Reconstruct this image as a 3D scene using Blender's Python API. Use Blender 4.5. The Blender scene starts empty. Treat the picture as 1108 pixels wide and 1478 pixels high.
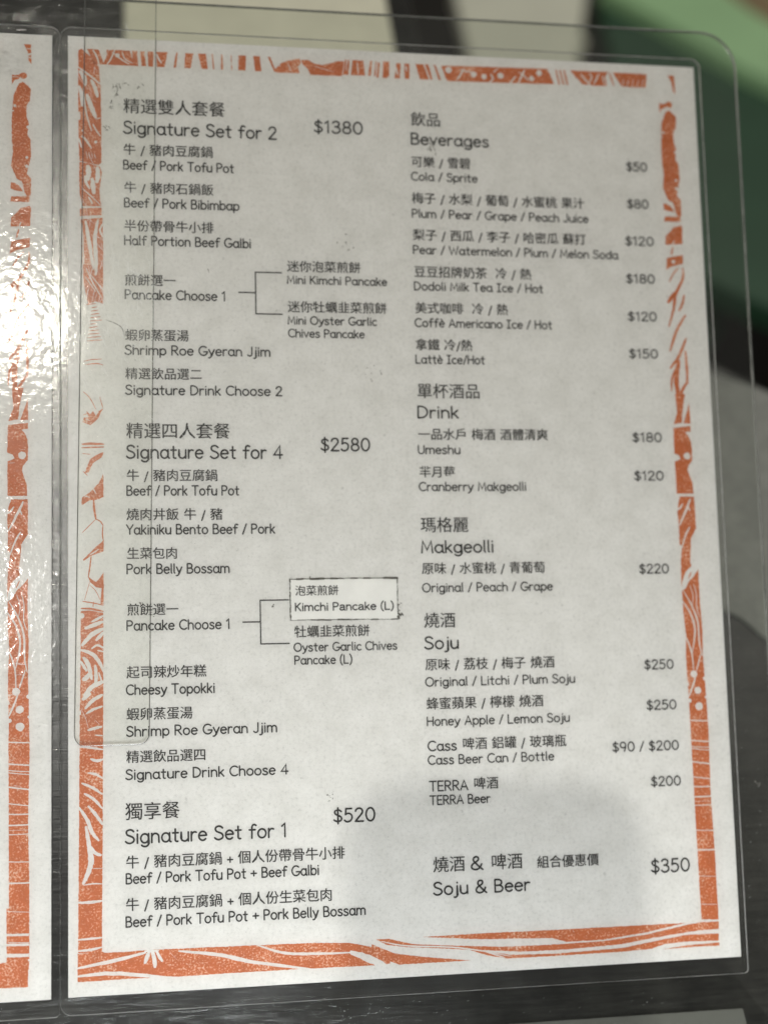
import bpy, math, random
from mathutils import Matrix, Vector
random.seed(7)
S = bpy.context.scene
COL = S.collection
MM = 0.001
R = math.radians

# ------------------------------------------------------------------ camera
cam_d = bpy.data.cameras.new("camera")
cam_d.sensor_fit = 'VERTICAL'; cam_d.sensor_height = 36.0; cam_d.sensor_width = 27.0
cam_d.lens = 2116.0 / 1478.0 * 36.0
cam_d.clip_start = 0.01; cam_d.clip_end = 50
cam = bpy.data.objects.new("camera", cam_d); COL.objects.link(cam)
c0, c1, c2 = (0.984553, 0.004768, -0.175022), (-0.109188, 0.798155, -0.592475), (0.13687, 0.602433, 0.786347)
cam.matrix_world = Matrix(((*c0, 0.0165413), (*c1, -0.151635), (*c2, 0.447151), (0, 0, 0, 1)))
cam_d.dof.use_dof = True
cam_d.dof.focus_distance = 0.443
cam_d.dof.aperture_fstop = 5.1
S.camera = cam

# the menus lean back at thirty degrees; TILT carries menu-plane millimetres into the room
TILT = Matrix.Translation((0, 0, 0.009)) @ Matrix.Rotation(R(30), 4, 'X')

# ------------------------------------------------------------------ light
world = bpy.data.worlds.new("World"); S.world = world; world.use_nodes = True
bg = world.node_tree.nodes["Background"]
bg.inputs[0].default_value = (1.0, 0.96, 0.88, 1); bg.inputs[1].default_value = 0.13

def area_lamp(name, loc, target, size, power, col, size_y=None, spread=None):
    d = bpy.data.lights.new(name, 'AREA'); d.energy = power; d.color = col
    if size_y: d.shape = 'RECTANGLE'; d.size = size; d.size_y = size_y
    else: d.shape = 'DISK'; d.size = size
    if spread: d.spread = R(spread)
    o = bpy.data.objects.new(name, d); COL.objects.link(o)
    p = TILT @ Vector(loc) * 1.0
    q = TILT @ Vector(target)
    o.location = p
    o.rotation_euler = (q - p).to_track_quat('-Z', 'Y').to_euler()
    return o
area_lamp("ceiling_or_fill_lamp", (-0.103, 0.505, 1.18), (0.05, 0.15, 0), 0.075, 2.1, (1.0, 0.96, 0.84))
area_lamp("ceiling_or_fill_lamp", (-0.33, 0.282, 2.275), (0.05, 0.15, 0), 0.05, 12.6, (1.0, 0.98, 0.92))
area_lamp("ceiling_or_fill_lamp", (1.20, 2.25, 0.92), (0.20, 0.55, -0.2), 0.12, 10.0, (1.0, 0.97, 0.88))  # added fill without a known source, brightens the background behind the menus
area_lamp("room_light", (0.06, -0.37, 0.46), (0.11, 0.02, 0), 0.34, 4.0, (0.95, 0.985, 1.0))

S.view_settings.view_transform = 'Standard'; S.view_settings.look = 'None'
S.view_settings.exposure = 0.0; S.view_settings.gamma = 1
S.cycles.use_denoising = True
S.cycles.max_bounces = 10; S.cycles.transparent_max_bounces = 24
S.cycles.sample_clamp_indirect = 6

# ------------------------------------------------------------------ helpers
def tag(o, label=None, cat=None, group=None, kind=None):
    if label: o["label"] = label
    if cat: o["category"] = cat
    if group: o["group"] = group
    if kind: o["kind"] = kind
    return o

def new_obj(name, mesh, parent=None, mats=()):
    for m in mats: mesh.materials.append(m)
    o = bpy.data.objects.new(name, mesh); COL.objects.link(o)
    if parent: o.parent = parent
    return o

def mesh_from(name, v, f, mi=None, smooth=False):
    m = bpy.data.meshes.new(name)
    m.from_pydata([tuple(p) for p in v], [], f)
    if mi: m.polygons.foreach_set("material_index", mi)
    if smooth: m.polygons.foreach_set("use_smooth", [True] * len(m.polygons))
    m.update(); return m

def empty(name, M=None):
    o = bpy.data.objects.new(name, None); COL.objects.link(o)
    o.empty_display_size = 0.02
    if M is not None: o.matrix_world = M
    return o

def rounded(x0, y0, x1, y1, rs, n=8):
    """outline, counter-clockwise, corner radii (bl, br, tr, tl), in mm"""
    out = []
    for (cx, cy, r, a0) in ((x0 + rs[0], y0 + rs[0], rs[0], 180), (x1 - rs[1], y0 + rs[1], rs[1], 270),
                            (x1 - rs[2], y1 - rs[2], rs[2], 0), (x0 + rs[3], y1 - rs[3], rs[3], 90)):
        if r <= 0: out.append((cx, cy)); continue
        for i in range(n + 1):
            a = R(a0 + 90 * i / n); out.append((cx + r * math.cos(a), cy + r * math.sin(a)))
    return out

def offset_in(pts, d):
    n = len(pts); out = []
    for i in range(n):
        a, b, c = Vector(pts[i - 1]), Vector(pts[i]), Vector(pts[(i + 1) % n])
        e1, e2 = (b - a), (c - b)
        if e1.length < 1e-9: e1 = e2
        if e2.length < 1e-9: e2 = e1
        n1 = Vector((-e1.y, e1.x)).normalized(); n2 = Vector((-e2.y, e2.x)).normalized()
        m = (n1 + n2)
        if m.length < 1e-6: m = n1
        m.normalize(); k = d / max(0.3, m.dot(n1))
        out.append((b.x + m.x * k, b.y + m.y * k))
    return out

def slab(pts, z0, z1, bev=0.0, lift=None):
    """closed plate from an outline in mm; bev rounds the top and bottom rims"""
    rings = []
    if bev > 0:
        q = 0.3
        rings = [(offset_in(pts, bev), z0), (offset_in(pts, bev * q), z0 + bev * q), (pts, z0 + bev),
                 (pts, z1 - bev), (offset_in(pts, bev * q), z1 - bev * q), (offset_in(pts, bev), z1)]
    else:
        rings = [(pts, z0), (pts, z1)]
    n = len(pts); v = []; f = []; mi = []
    for ring, z in rings: v += [(x * MM, y * MM, z * MM) for x, y in ring]
    for k in range(len(rings) - 1):
        for i in range(n):
            j = (i + 1) % n
            f.append((k * n + i, k * n + j, (k + 1) * n + j, (k + 1) * n + i)); mi.append(1)
    f.append(tuple(reversed(range(n)))); mi.append(0)
    f.append(tuple(range((len(rings) - 1) * n, len(rings) * n))); mi.append(0)
    return v, f, mi

# ------------------------------------------------------------------ materials
def nodes(name):
    m = bpy.data.materials.new(name); m.use_nodes = True
    nt = m.node_tree; nt.nodes.clear()
    out = nt.nodes.new("ShaderNodeOutputMaterial")
    return m, nt, out
def N(nt, typ, **kw):
    n = nt.nodes.new(typ)
    for k, val in kw.items():
        if k in n.inputs.keys(): n.inputs[k].default_value = val
        else: setattr(n, k, val)
    return n
def noise(nt, scale, detail=4, rough=0.6, vec=None, dist=0.0):
    n = N(nt, "ShaderNodeTexNoise"); n.inputs["Scale"].default_value = scale
    n.inputs["Detail"].default_value = detail; n.inputs["Roughness"].default_value = rough
    n.inputs["Distortion"].default_value = dist
    if vec: nt.links.new(vec, n.inputs["Vector"])
    return n
def ramp(nt, fac, stops):
    r = N(nt, "ShaderNodeValToRGB"); e = r.color_ramp.elements
    while len(e) < len(stops): e.new(0.5)
    for el, (p, c) in zip(e, stops): el.position = p; el.color = (*c, 1) if len(c) == 3 else c
    nt.links.new(fac, r.inputs[0]); return r
def coords(nt, scale=(1, 1, 1), rot=(0, 0, 0)):
    tc = N(nt, "ShaderNodeTexCoord"); mp = N(nt, "ShaderNodeMapping")
    mp.inputs["Scale"].default_value = scale; mp.inputs["Rotation"].default_value = rot
    nt.links.new(tc.outputs["Object"], mp.inputs["Vector"]); return mp.outputs["Vector"]
def g3(v): return (v, v, v)

def m_paper():
    m, nt, out = nodes("menu_paper"); L = nt.links
    b = N(nt, "ShaderNodeBsdfPrincipled"); b.inputs["Roughness"].default_value = 0.6
    v = coords(nt)
    a = noise(nt, 900, 5, 0.75, v); c = noise(nt, 130, 6, 0.7, v); s = noise(nt, 420, 3, 0.5, v)
    base = ramp(nt, c.outputs["Fac"], [(0.30, (0.69, 0.685, 0.655)), (0.60, (0.77, 0.765, 0.74)), (0.8, (0.79, 0.785, 0.76))])
    fine = ramp(nt, a.outputs["Fac"], [(0.28, g3(0.76)), (0.46, g3(0.95)), (0.65, g3(1.0))])
    speck = ramp(nt, s.outputs["Fac"], [(0.0, g3(0.62)), (0.235, g3(0.74)), (0.30, g3(1.0))])
    m1 = N(nt, "ShaderNodeMix", data_type='RGBA', blend_type='MULTIPLY'); m1.inputs[0].default_value = 1
    m2 = N(nt, "ShaderNodeMix", data_type='RGBA', blend_type='MULTIPLY'); m2.inputs[0].default_value = 0.8
    L.new(base.outputs[0], m1.inputs[6]); L.new(fine.outputs[0], m1.inputs[7])
    L.new(m1.outputs[2], m2.inputs[6]); L.new(speck.outputs[0], m2.inputs[7])
    L.new(m2.outputs[2], b.inputs["Base Color"]); L.new(b.outputs[0], out.inputs[0])
    return m
def m_orange():
    m, nt, out = nodes("orange_lino_ink"); L = nt.links
    b = N(nt, "ShaderNodeBsdfPrincipled"); b.inputs["Roughness"].default_value = 0.6
    v = coords(nt); v2 = coords(nt, (1, 1.0, 1))
    a = noise(nt, 1500, 3, 0.6, v); c = noise(nt, 90, 3, 0.6, v2); w = noise(nt, 300, 3, 0.6, v)
    ad = N(nt, "ShaderNodeMath", operation='ADD'); L.new(a.outputs["Fac"], ad.inputs[0])
    mu = N(nt, "ShaderNodeMath", operation='MULTIPLY'); mu.inputs[1].default_value = 0.55; L.new(c.outputs["Fac"], mu.inputs[0])
    L.new(mu.outputs[0], ad.inputs[1])
    r = ramp(nt, ad.outputs[0], [(0.0, (0.49, 0.130, 0.038)), (0.80, (0.54, 0.150, 0.046)), (0.89, (0.70, 0.34, 0.20)), (1.0, (0.75, 0.58, 0.46))])
    r2 = ramp(nt, w.outputs["Fac"], [(0.3, g3(0.88)), (0.6, g3(1.0))])
    mm = N(nt, "ShaderNodeMix", data_type='RGBA', blend_type='MULTIPLY'); mm.inputs[0].default_value = 1
    L.new(r.outputs[0], mm.inputs[6]); L.new(r2.outputs[0], mm.inputs[7])
    L.new(mm.outputs[2], b.inputs["Base Color"]); L.new(b.outputs[0], out.inputs[0]); return m
def m_flat(name, col, rough=0.6, nz=0, amt=0.1, spec=0.5, metal=0.0):
    m, nt, out = nodes(name); L = nt.links
    b = N(nt, "ShaderNodeBsdfPrincipled"); b.inputs["Roughness"].default_value = rough
    b.inputs["Specular IOR Level"].default_value = spec; b.inputs["Metallic"].default_value = metal
    if nz:
        n = noise(nt, nz, 5, 0.6, coords(nt))
        r = ramp(nt, n.outputs["Fac"], [(0.3, tuple(c * (1 - amt) for c in col)), (0.7, tuple(min(1, c * (1 + amt)) for c in col))])
        L.new(r.outputs[0], b.inputs["Base Color"])
    else: b.inputs["Base Color"].default_value = (*col, 1)
    L.new(b.outputs[0], out.inputs[0]); return m
def m_clear(name, tint=(1, 1, 1), haze=0.0, r1=0.1, r2=0.35, mix2=0.4, bumps=((350, 0.1),), ior=1.45, gloss=1.0, scr=0.0):
    """clear plastic film: see-through with a fresnel sheen, a broader scuffed lobe and a little milkiness"""
    m, nt, out = nodes(name); L = nt.links
    v = coords(nt)
    bump_out = None
    for sc, st in bumps:
        n = noise(nt, sc, 2, 0.5, v); bp = N(nt, "ShaderNodeBump"); bp.inputs["Strength"].default_value = st
        bp.inputs["Distance"].default_value = 0.0004
        L.new(n.outputs["Fac"], bp.inputs["Height"])
        if bump_out: L.new(bump_out, bp.inputs["Normal"])
        bump_out = bp.outputs[0]
    if scr:
        for ang in (12, 64, 118):
            n = noise(nt, 60, 2, 0.6, coords(nt, (1, 45, 1), (0, 0, R(ang)))); bp = N(nt, "ShaderNodeBump")
            bp.inputs["Strength"].default_value = scr; bp.inputs["Distance"].default_value = 0.0003
            L.new(n.outputs["Fac"], bp.inputs["Height"]); L.new(bump_out, bp.inputs["Normal"]); bump_out = bp.outputs[0]
    tr = N(nt, "ShaderNodeBsdfTransparent"); tr.inputs[0].default_value = (*tint, 1)
    g1 = N(nt, "ShaderNodeBsdfGlossy"); g1.inputs["Roughness"].default_value = r1; g1.inputs[0].default_value = (gloss,) * 3 + (1,)
    g2 = N(nt, "ShaderNodeBsdfGlossy"); g2.inputs["Roughness"].default_value = r2; g2.inputs[0].default_value = (gloss,) * 3 + (1,)
    for g in (g1, g2): L.new(bump_out, g.inputs["Normal"])
    gm = N(nt, "ShaderNodeMixShader")
    gn = noise(nt, 28, 5, 0.7, v, 0.6); gr = ramp(nt, gn.outputs["Fac"], [(0.35, g3(mix2 * 0.35)), (0.65, g3(min(1, mix2 * 1.8)))])
    L.new(gr.outputs[0], gm.inputs[0])          # patchy wear: fingers and cloths leave some areas duller
    L.new(g1.outputs[0], gm.inputs[1]); L.new(g2.outputs[0], gm.inputs[2])
    fr = N(nt, "ShaderNodeFresnel"); fr.inputs["IOR"].default_value = ior
    mx = N(nt, "ShaderNodeMixShader"); L.new(fr.outputs[0], mx.inputs[0]); L.new(tr.outputs[0], mx.inputs[1]); L.new(gm.outputs[0], mx.inputs[2])
    last = mx
    if haze > 0:
        df = N(nt, "ShaderNodeBsdfDiffuse"); df.inputs[0].default_value = (0.75, 0.75, 0.72, 1)
        hz = noise(nt, 40, 5, 0.65, v); hr = ramp(nt, hz.outputs["Fac"], [(0.3, g3(haze * 0.5)), (0.75, g3(haze * 1.5))])
        mh = N(nt, "ShaderNodeMixShader"); L.new(hr.outputs[0], mh.inputs[0]); L.new(mx.outputs[0], mh.inputs[1]); L.new(df.outputs[0], mh.inputs[2]); last = mh
    L.new(last.outputs[0], out.inputs[0]); return m
def m_streak(name, c_lo, c_hi, rough, ax=(60, 900, 60), bump=0.15, spec=0.5):
    m, nt, out = nodes(name); L = nt.links
    b = N(nt, "ShaderNodeBsdfPrincipled"); b.inputs["Roughness"].default_value = rough
    b.inputs["Specular IOR Level"].default_value = spec
    v = coords(nt, ax); n = noise(nt, 1, 5, 0.65, v); n2 = noise(nt, 60, 4, 0.6, coords(nt))
    ad = N(nt, "ShaderNodeMath", operation='ADD'); L.new(n.outputs["Fac"], ad.inputs[0]); L.new(n2.outputs["Fac"], ad.inputs[1])
    hf = N(nt, "ShaderNodeMath", operation='MULTIPLY'); hf.inputs[1].default_value = 0.5; L.new(ad.outputs[0], hf.inputs[0])
    r = ramp(nt, hf.outputs[0], [(0.42, c_lo), (0.60, c_hi)]); L.new(r.outputs[0], b.inputs["Base Color"])
    bp = N(nt, "ShaderNodeBump"); bp.inputs["Strength"].default_value = bump; bp.inputs["Distance"].default_value = 0.0005
    L.new(n.outputs["Fac"], bp.inputs["Height"]); L.new(bp.outputs[0], b.inputs["Normal"])
    L.new(b.outputs[0], out.inputs[0]); return m

PAPER = m_paper(); ORANGE = m_orange()
INK = m_flat("black_ink", (0.016, 0.015, 0.013), 0.55, 700, 0.35)
SMUDGE = m_flat("grey_smudge", (0.17, 0.165, 0.145), 0.7, 900, 0.5)
FILM = m_clear("laminate_film", haze=0.0, r1=0.09, r2=0.26, mix2=0.3, ior=1.4, bumps=((260, 0.10), (900, 0.06)))
FILM_B = m_clear("rippled_laminate_film", haze=0.0, r1=0.085, r2=0.22, mix2=0.22, bumps=((430, 0.20), (150, 0.06)), ior=1.40)
FILM_E = m_clear("film_edge", tint=(.8,.82,.8), haze=0.02, r1=0.2, r2=0.4, mix2=0.5, ior=1.5)
BOARD = m_clear("clear_board", tint=(0.94, 0.95, 0.935), haze=0.0, r1=0.10, r2=0.26, mix2=0.3, bumps=((60, 0.05),), scr=0.12)
BOARD_E = m_clear("board_edge", tint=(0.62, 0.64, 0.60), haze=0.05, r1=0.18, r2=0.4, mix2=0.5, ior=1.6)
STRIP = m_clear("clear_strip", tint=(0.99, 0.992, 0.985), haze=0.0, ior=1.28, r1=0.10, r2=0.28, mix2=0.25, bumps=((120, 0.06),), scr=0.05)
STRIP_E = m_clear("strip_edge", tint=(0.40, 0.40, 0.37), haze=0.10, r1=0.12, r2=0.4, mix2=0.4, ior=1.8)
SCRATCH = m_flat("scratch_white", (0.8, 0.8, 0.78), 0.35)
TABLE = m_streak("grey_table", (0.016, 0.016, 0.015), (0.044, 0.043, 0.040), 0.34, spec=0.22, bump=0.22)
REFLECTION = m_streak("grey_reflection", (0.13, 0.135, 0.12), (0.19, 0.195, 0.175), 0.45, ax=(300, 300, 60), bump=0.05)  # lighter grey that paints the ceiling's reflection onto the table
DUST = m_flat("dust_grey", (0.30, 0.30, 0.29), 0.6)
CREAM = m_flat("cream_plastic", (0.82, 0.80, 0.64), 0.5, 60, 0.06)
PALE = m_flat("pale_seat", (0.84, 0.84, 0.70), 0.5, 20, 0.06)
GREEN_D = m_flat("dark_green_plastic", (0.030, 0.085, 0.045), 0.45, 12, 0.15)
GREEN_L = m_flat("light_green_plastic", (0.42, 0.68, 0.36), 0.45, 12, 0.08)
BROWN = m_flat("brown_wood", (0.30, 0.22, 0.12), 0.6, 14, 0.15)
FLOOR = m_flat("dark_floor", (0.022, 0.019, 0.015), 0.7, 5, 0.3)
CARD = m_flat("grey_card", (0.22, 0.22, 0.205), 0.5, 80, 0.06)
STICKER = m_flat("sticker_paper", (0.80, 0.798, 0.77), 0.5, 160, 0.04)
STK_EDGE = m_flat("grimy_sticker_edge", (0.09, 0.085, 0.07), 0.8, 500, 0.6)

# ------------------------------------------------------------------ drawing in the menu plane
def smooth(pts, n=6):
    if len(pts) < 3: return list(pts)
    P = [pts[0]] + list(pts) + [pts[-1]]; out = []
    for i in range(1, len(P) - 2):
        p0, p1, p2, p3 = P[i - 1], P[i], P[i + 1], P[i + 2]
        for k in range(n):
            t = k / n
            out.append(tuple(0.5 * ((2 * p1[j]) + (-p0[j] + p2[j]) * t + (2 * p0[j] - 5 * p1[j] + 4 * p2[j] - p3[j]) * t * t
                                    + (-p0[j] + 3 * p1[j] - 3 * p2[j] + p3[j]) * t ** 3) for j in (0, 1)))
    out.append(tuple(pts[-1])); return out

class Sheet:
    """collects flat ink shapes (mm) into one mesh"""
    def __init__(s): s.v = []; s.f = []; s.m = []
    def poly(s, pts, z, mi=0):
        b = len(s.v); s.v += [(x * MM, y * MM, z * MM) for x, y in pts]
        ar = sum(pts[i - 1][0] * pts[i][1] - pts[i][0] * pts[i - 1][1] for i in range(len(pts)))
        idx = list(range(b, b + len(pts)))
        s.f.append(tuple(idx if ar > 0 else reversed(idx))); s.m.append(mi)
    def ribbon(s, pts, w, z, mi=0, taper=False, cap=4, jit=0.0):
        n = len(pts)
        if n < 2: return
        Ls, Rs = [], []
        for i in range(n):
            a = pts[max(0, i - 1)]; c = pts[min(n - 1, i + 1)]
            dx, dy = c[0] - a[0], c[1] - a[1]; l = math.hypot(dx, dy) or 1
            h = w / 2
            if taper: h *= 0.18 + 0.82 * math.sin(math.pi * min(1, max(0, (i + 0.5) / n))) ** 0.6
            if 0 < i < n - 1:
                b = pts[i]; e1 = (b[0] - a[0], b[1] - a[1]); e2 = (c[0] - b[0], c[1] - b[1])
                l1 = math.hypot(*e1) or 1; l2 = math.hypot(*e2) or 1
                cs = max(-1, min(1, (e1[0] * e2[0] + e1[1] * e2[1]) / (l1 * l2))); h0 = math.sqrt((1 + cs) / 2)
                h = h / max(0.6, h0)
                nx, ny = -(e1[1] / l1 + e2[1] / l2), (e1[0] / l1 + e2[0] / l2); q = math.hypot(nx, ny) or 1; nx /= q; ny /= q
            else: nx, ny = -dy / l, dx / l
            j1 = 1 + random.uniform(-jit, jit); j2 = 1 + random.uniform(-jit, jit)
            Ls.append((pts[i][0] + nx * h * j1, pts[i][1] + ny * h * j1)); Rs.append((pts[i][0] - nx * h * j2, pts[i][1] - ny * h * j2))
        b = len(s.v); s.v += [(x * MM, y * MM, z * MM) for x, y in Ls + Rs]
        for i in range(n - 1):
            s.f.append((b + i, b + n + i, b + n + i + 1, b + i + 1)); s.m.append(mi)
        if cap and not taper:
            for (l_, r_, p, q, sg) in ((b, b + n, pts[0], pts[1], -1), (b + n - 1, b + 2 * n - 1, pts[-1], pts[-2], -1)):
                d = math.atan2(p[1] - q[1], p[0] - q[0]); k0 = len(s.v); rr = w / 2
                arc = [(p[0] + rr * math.cos(d + R(90 - 180 * k / cap)), p[1] + rr * math.sin(d + R(90 - 180 * k / cap))) for k in range(cap + 1)]
                s.v += [(x * MM, y * MM, z * MM) for x, y in arc]
                s.f.append(tuple(reversed(range(k0, k0 + cap + 1)))); s.m.append(mi)
    def disc(s, x, y, r, z, mi=0, jit=0.1, n=14):
        s.poly([(x + r * (1 + random.uniform(-jit, jit)) * math.cos(2 * math.pi * k / n), y + r * (1 + random.uniform(-jit, jit)) * math.sin(2 * math.pi * k / n)) for k in range(n)], z, mi)
    def build(s, name, mats, parent=None):
        return new_obj(name, mesh_from(name, s.v, s.f, s.m), parent, mats)

# ---- one-line (monoline) hand-drawn alphabet; cap height 1, x height .66
def arc(cx, cy, rx, ry, a0, a1, n=None):
    n = n or max(4, int(abs(a1 - a0) / 18))
    return [(cx + rx * math.cos(R(a0 + (a1 - a0) * i / n)), cy + ry * math.sin(R(a0 + (a1 - a0) * i / n))) for i in range(n + 1)]
def sm(*p): return smooth(list(p), 5)
X = 0.66
def bowl(cx=.26, w=.25): return arc(cx, .33, w, .33, 90, 450)
GL = {
 ' ': (.22, []),
 'A': (.66, [[(0, 0), (.33, 1), (.66, 0)], [(.12, .33), (.54, .33)]]),
 'B': (.56, [[(.03, 0), (.03, 1)], [(.03, 1)] + arc(.25, .765, .23, .235, 90, -90) + [(.03, .53)], [(.03, .53)] + arc(.28, .265, .27, .265, 90, -90) + [(.03, 0)]]),
 'C': (.66, [arc(.40, .5, .39, .5, 48, 312)]),
 'D': (.66, [[(.03, 0), (.03, 1)], [(.03, 1), (.16, 1)] + arc(.18, .5, .46, .5, 88, -88) + [(.16, 0), (.03, 0)]]),
 'E': (.50, [[(.50, 1), (.03, 1), (.03, 0), (.50, 0)], [(.03, .52), (.44, .52)]]),
 'G': (.74, [arc(.40, .5, .39, .5, 48, 340) , [(.78, .40), (.44, .40)]]),
 'H': (.62, [[(.03, 0), (.03, 1)], [(.60, 0), (.60, 1)], [(.03, .52), (.60, .52)]]),
 'I': (.42, [[(.21, 0), (.21, 1)], [(.02, 1), (.40, 1)], [(.02, 0), (.40, 0)]]),
 'J': (.46, [[(.40, 1), (.40, .28)] + arc(.20, .24, .20, .24, 10, -150)]),
 'K': (.56, [[(.03, 0), (.03, 1)], [(.52, 1), (.04, .42)], [(.18, .58), (.55, 0)]]),
 'L': (.48, [[(.03, 1), (.03, 0), (.48, 0)]]),
 'M': (.78, [[(.03, 0), (.10, 1), (.39, .22), (.68, 1), (.76, 0)]]),
 'O': (.80, [arc(.40, .5, .39, .5, 90, 450)]),
 'P': (.54, [[(.03, 0), (.03, 1)], [(.03, 1)] + arc(.26, .735, .27, .265, 90, -90) + [(.03, .47)]]),
 'R': (.58, [[(.03, 0), (.03, 1)], [(.03, 1)] + arc(.26, .745, .26, .255, 90, -90) + [(.03, .49)], [(.24, .48), (.57, 0)]]),
 'S': (.56, [sm((.52, .86), (.42, .96), (.28, 1.0), (.11, .93), (.06, .78), (.13, .62), (.30, .53), (.47, .43), (.55, .27), (.49, .10), (.30, 0), (.13, .03), (.01, .14))]),
 'T': (.62, [[(.31, 0), (.31, 1)], [(0, 1), (.62, 1)]]),
 'U': (.60, [[(.03, 1), (.03, .32)] + arc(.305, .30, .275, .30, 180, 360) + [(.58, .32), (.58, 1)]]),
 'W': (.92, [[(0, 1), (.22, 0), (.46, .78), (.70, 0), (.92, 1)]]),
 'Y': (.60, [[(0, 1), (.31, .46), (.62, 1)], [(.31, .46), (.31, 0)]]),
 'a': (.55, [bowl(), [(.51, X), (.51, .13), (.54, .03), (.60, .0)]]),
 'α': (.52, [sm((.04, .54), (.13, .64), (.27, .67), (.41, .62), (.45, .50), (.45, .15), (.48, .03), (.53, 0)), sm((.45, .40), (.28, .37), (.10, .32), (.02, .18), (.08, .04), (.22, .0), (.36, .06), (.45, .20))]),
 'b': (.52, [[(.02, 1), (.02, 0)], bowl(.27)]),
 'c': (.44, [arc(.27, .33, .26, .33, 50, 310)]),
 'd': (.54, [[(.51, 1), (.51, 0)], bowl()]),
 'e': (.50, [[(.03, .35), (.49, .37)] , arc(.26, .33, .25, .33, 8, 318)]),
 'è': (.50, [[(.03, .35), (.49, .37)] , arc(.26, .33, .25, .33, 8, 318), [(.16, .98), (.30, .80)]]),
 'f': (.40, [sm((.44, .94), (.34, 1.0), (.23, .97), (.17, .84)) + [(.16, 0)], [(0, .62), (.38, .62)]]),
 'g': (.54, [bowl(), [(.51, X), (.51, -.06)] + arc(.27, -.06, .24, .22, 0, -150)]),
 'h': (.50, [[(.02, 1), (.02, 0)], [(.02, .40)] + arc(.25, .40, .22, .26, 160, 0) + [(.48, 0)]]),
 'i': (.10, [[(.05, X), (.05, 0)], [(.05, .90), (.05, .93)]]),
 'j': (.20, [[(.16, X), (.16, -.08)] + arc(.0, -.08, .16, .18, 0, -110), [(.16, .90), (.16, .93)]]),
 'k': (.44, [[(.02, 1), (.02, 0)], [(.40, X), (.03, .26)], [(.15, .38), (.43, 0)]]),
 'l': (.12, [[(.04, 1), (.04, .10), (.09, .01)]]),
 'm': (.84, [[(.02, X), (.02, 0)], [(.02, .42)] + arc(.22, .42, .19, .24, 165, 0) + [(.41, 0)], [(.41, .42)] + arc(.61, .42, .20, .24, 165, 0) + [(.81, 0)]]),
 'n': (.50, [[(.02, X), (.02, 0)], [(.02, .40)] + arc(.25, .40, .22, .26, 160, 0) + [(.48, 0)]]),
 'o': (.54, [bowl(.27, .26)]),
 'p': (.52, [[(.02, X), (.02, -.27)], bowl(.27)]),
 'r': (.34, [[(.02, X), (.02, 0)], [(.02, .38)] + arc(.24, .40, .20, .25, 165, 60)]),
 's': (.42, [sm((.38, .56), (.30, .65), (.18, .66), (.06, .60), (.05, .48), (.14, .38), (.28, .31), (.40, .22), (.38, .08), (.24, .0), (.10, .01), (.01, .09))]),
 't': (.38, [[(.17, .92), (.17, .14)] + arc(.29, .12, .12, .12, 180, 290), [(0, X - .02), (.36, X - .02)]]),
 'u': (.50, [[(.02, X), (.02, .24)] + arc(.24, .24, .22, .24, 180, 340), [(.48, X), (.48, 0)]]),
 'v': (.48, [[(0, X), (.24, 0), (.48, X)]]),
 'w': (.74, [[(0, X), (.19, 0), (.37, .56), (.55, 0), (.74, X)]]),
 'y': (.48, [[(0, X), (.25, .04)], [(.50, X), (.22, -.06)] + sm((.22, -.06), (.14, -.20), (.04, -.26), (-.02, -.25))]),
 'z': (.44, [[(.02, X), (.42, X), (.02, 0), (.44, 0)]]),
 '0': (.60, [arc(.30, .5, .28, .5, 90, 450)]),
 '1': (.34, [[(.02, .80), (.22, 1), (.22, 0)]]),
 '2': (.56, [sm((.04, .78), (.10, .92), (.26, 1.0), (.43, .94), (.50, .76), (.43, .56), (.22, .28), (.02, 0)), [(.02, 0), (.54, 0)]]),
 '3': (.54, [sm((.04, .86), (.14, .97), (.28, 1.0), (.44, .90), (.45, .70), (.34, .56), (.18, .54)), sm((.18, .54), (.38, .50), (.51, .34), (.47, .12), (.29, .0), (.12, .02), (.01, .14))]),
 '4': (.60, [[(.44, 0), (.44, 1), (.02, .28), (.60, .28)]]),
 '5': (.54, [[(.48, 1), (.11, 1), (.07, .55)] , sm((.07, .55), (.18, .63), (.32, .63), (.46, .52), (.50, .32), (.42, .10), (.24, 0), (.10, .02), (.01, .12))]),
 '8': (.56, [arc(.28, .76, .21, .24, 90, 450), arc(.28, .26, .26, .26, 90, 450)]),
 '9': (.56, [arc(.27, .69, .25, .31, 0, 360), [(.52, .70), (.50, .45), (.38, 0)]]),
 '$': (.54, [sm((.49, .80), (.38, .90), (.26, .92), (.10, .86), (.06, .73), (.13, .60), (.28, .51), (.44, .41), (.51, .27), (.45, .12), (.28, .05), (.12, .08), (.01, .17)), [(.27, 1.08), (.27, -.12)]]),
 '/': (.34, [[(0, -.06), (.36, 1.02)]]),
 '+': (.52, [[(.26, .18), (.26, .70)], [(.0, .44), (.52, .44)]]),
 '&': (.74, [sm((.72, .0), (.50, .24), (.22, .62), (.16, .80), (.22, .95), (.34, 1.0), (.46, .93), (.46, .76), (.34, .62), (.14, .46), (.04, .28), (.08, .10), (.24, .0), (.42, .04), (.56, .18), (.66, .42))]),
 '(': (.26, [sm((.24, 1.1), (.10, .85), (.03, .45), (.10, .05), (.24, -.2))]),
 ')': (.26, [sm((.02, 1.1), (.16, .85), (.23, .45), (.16, .05), (.02, -.2))]),
}
_cjk = {}
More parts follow.
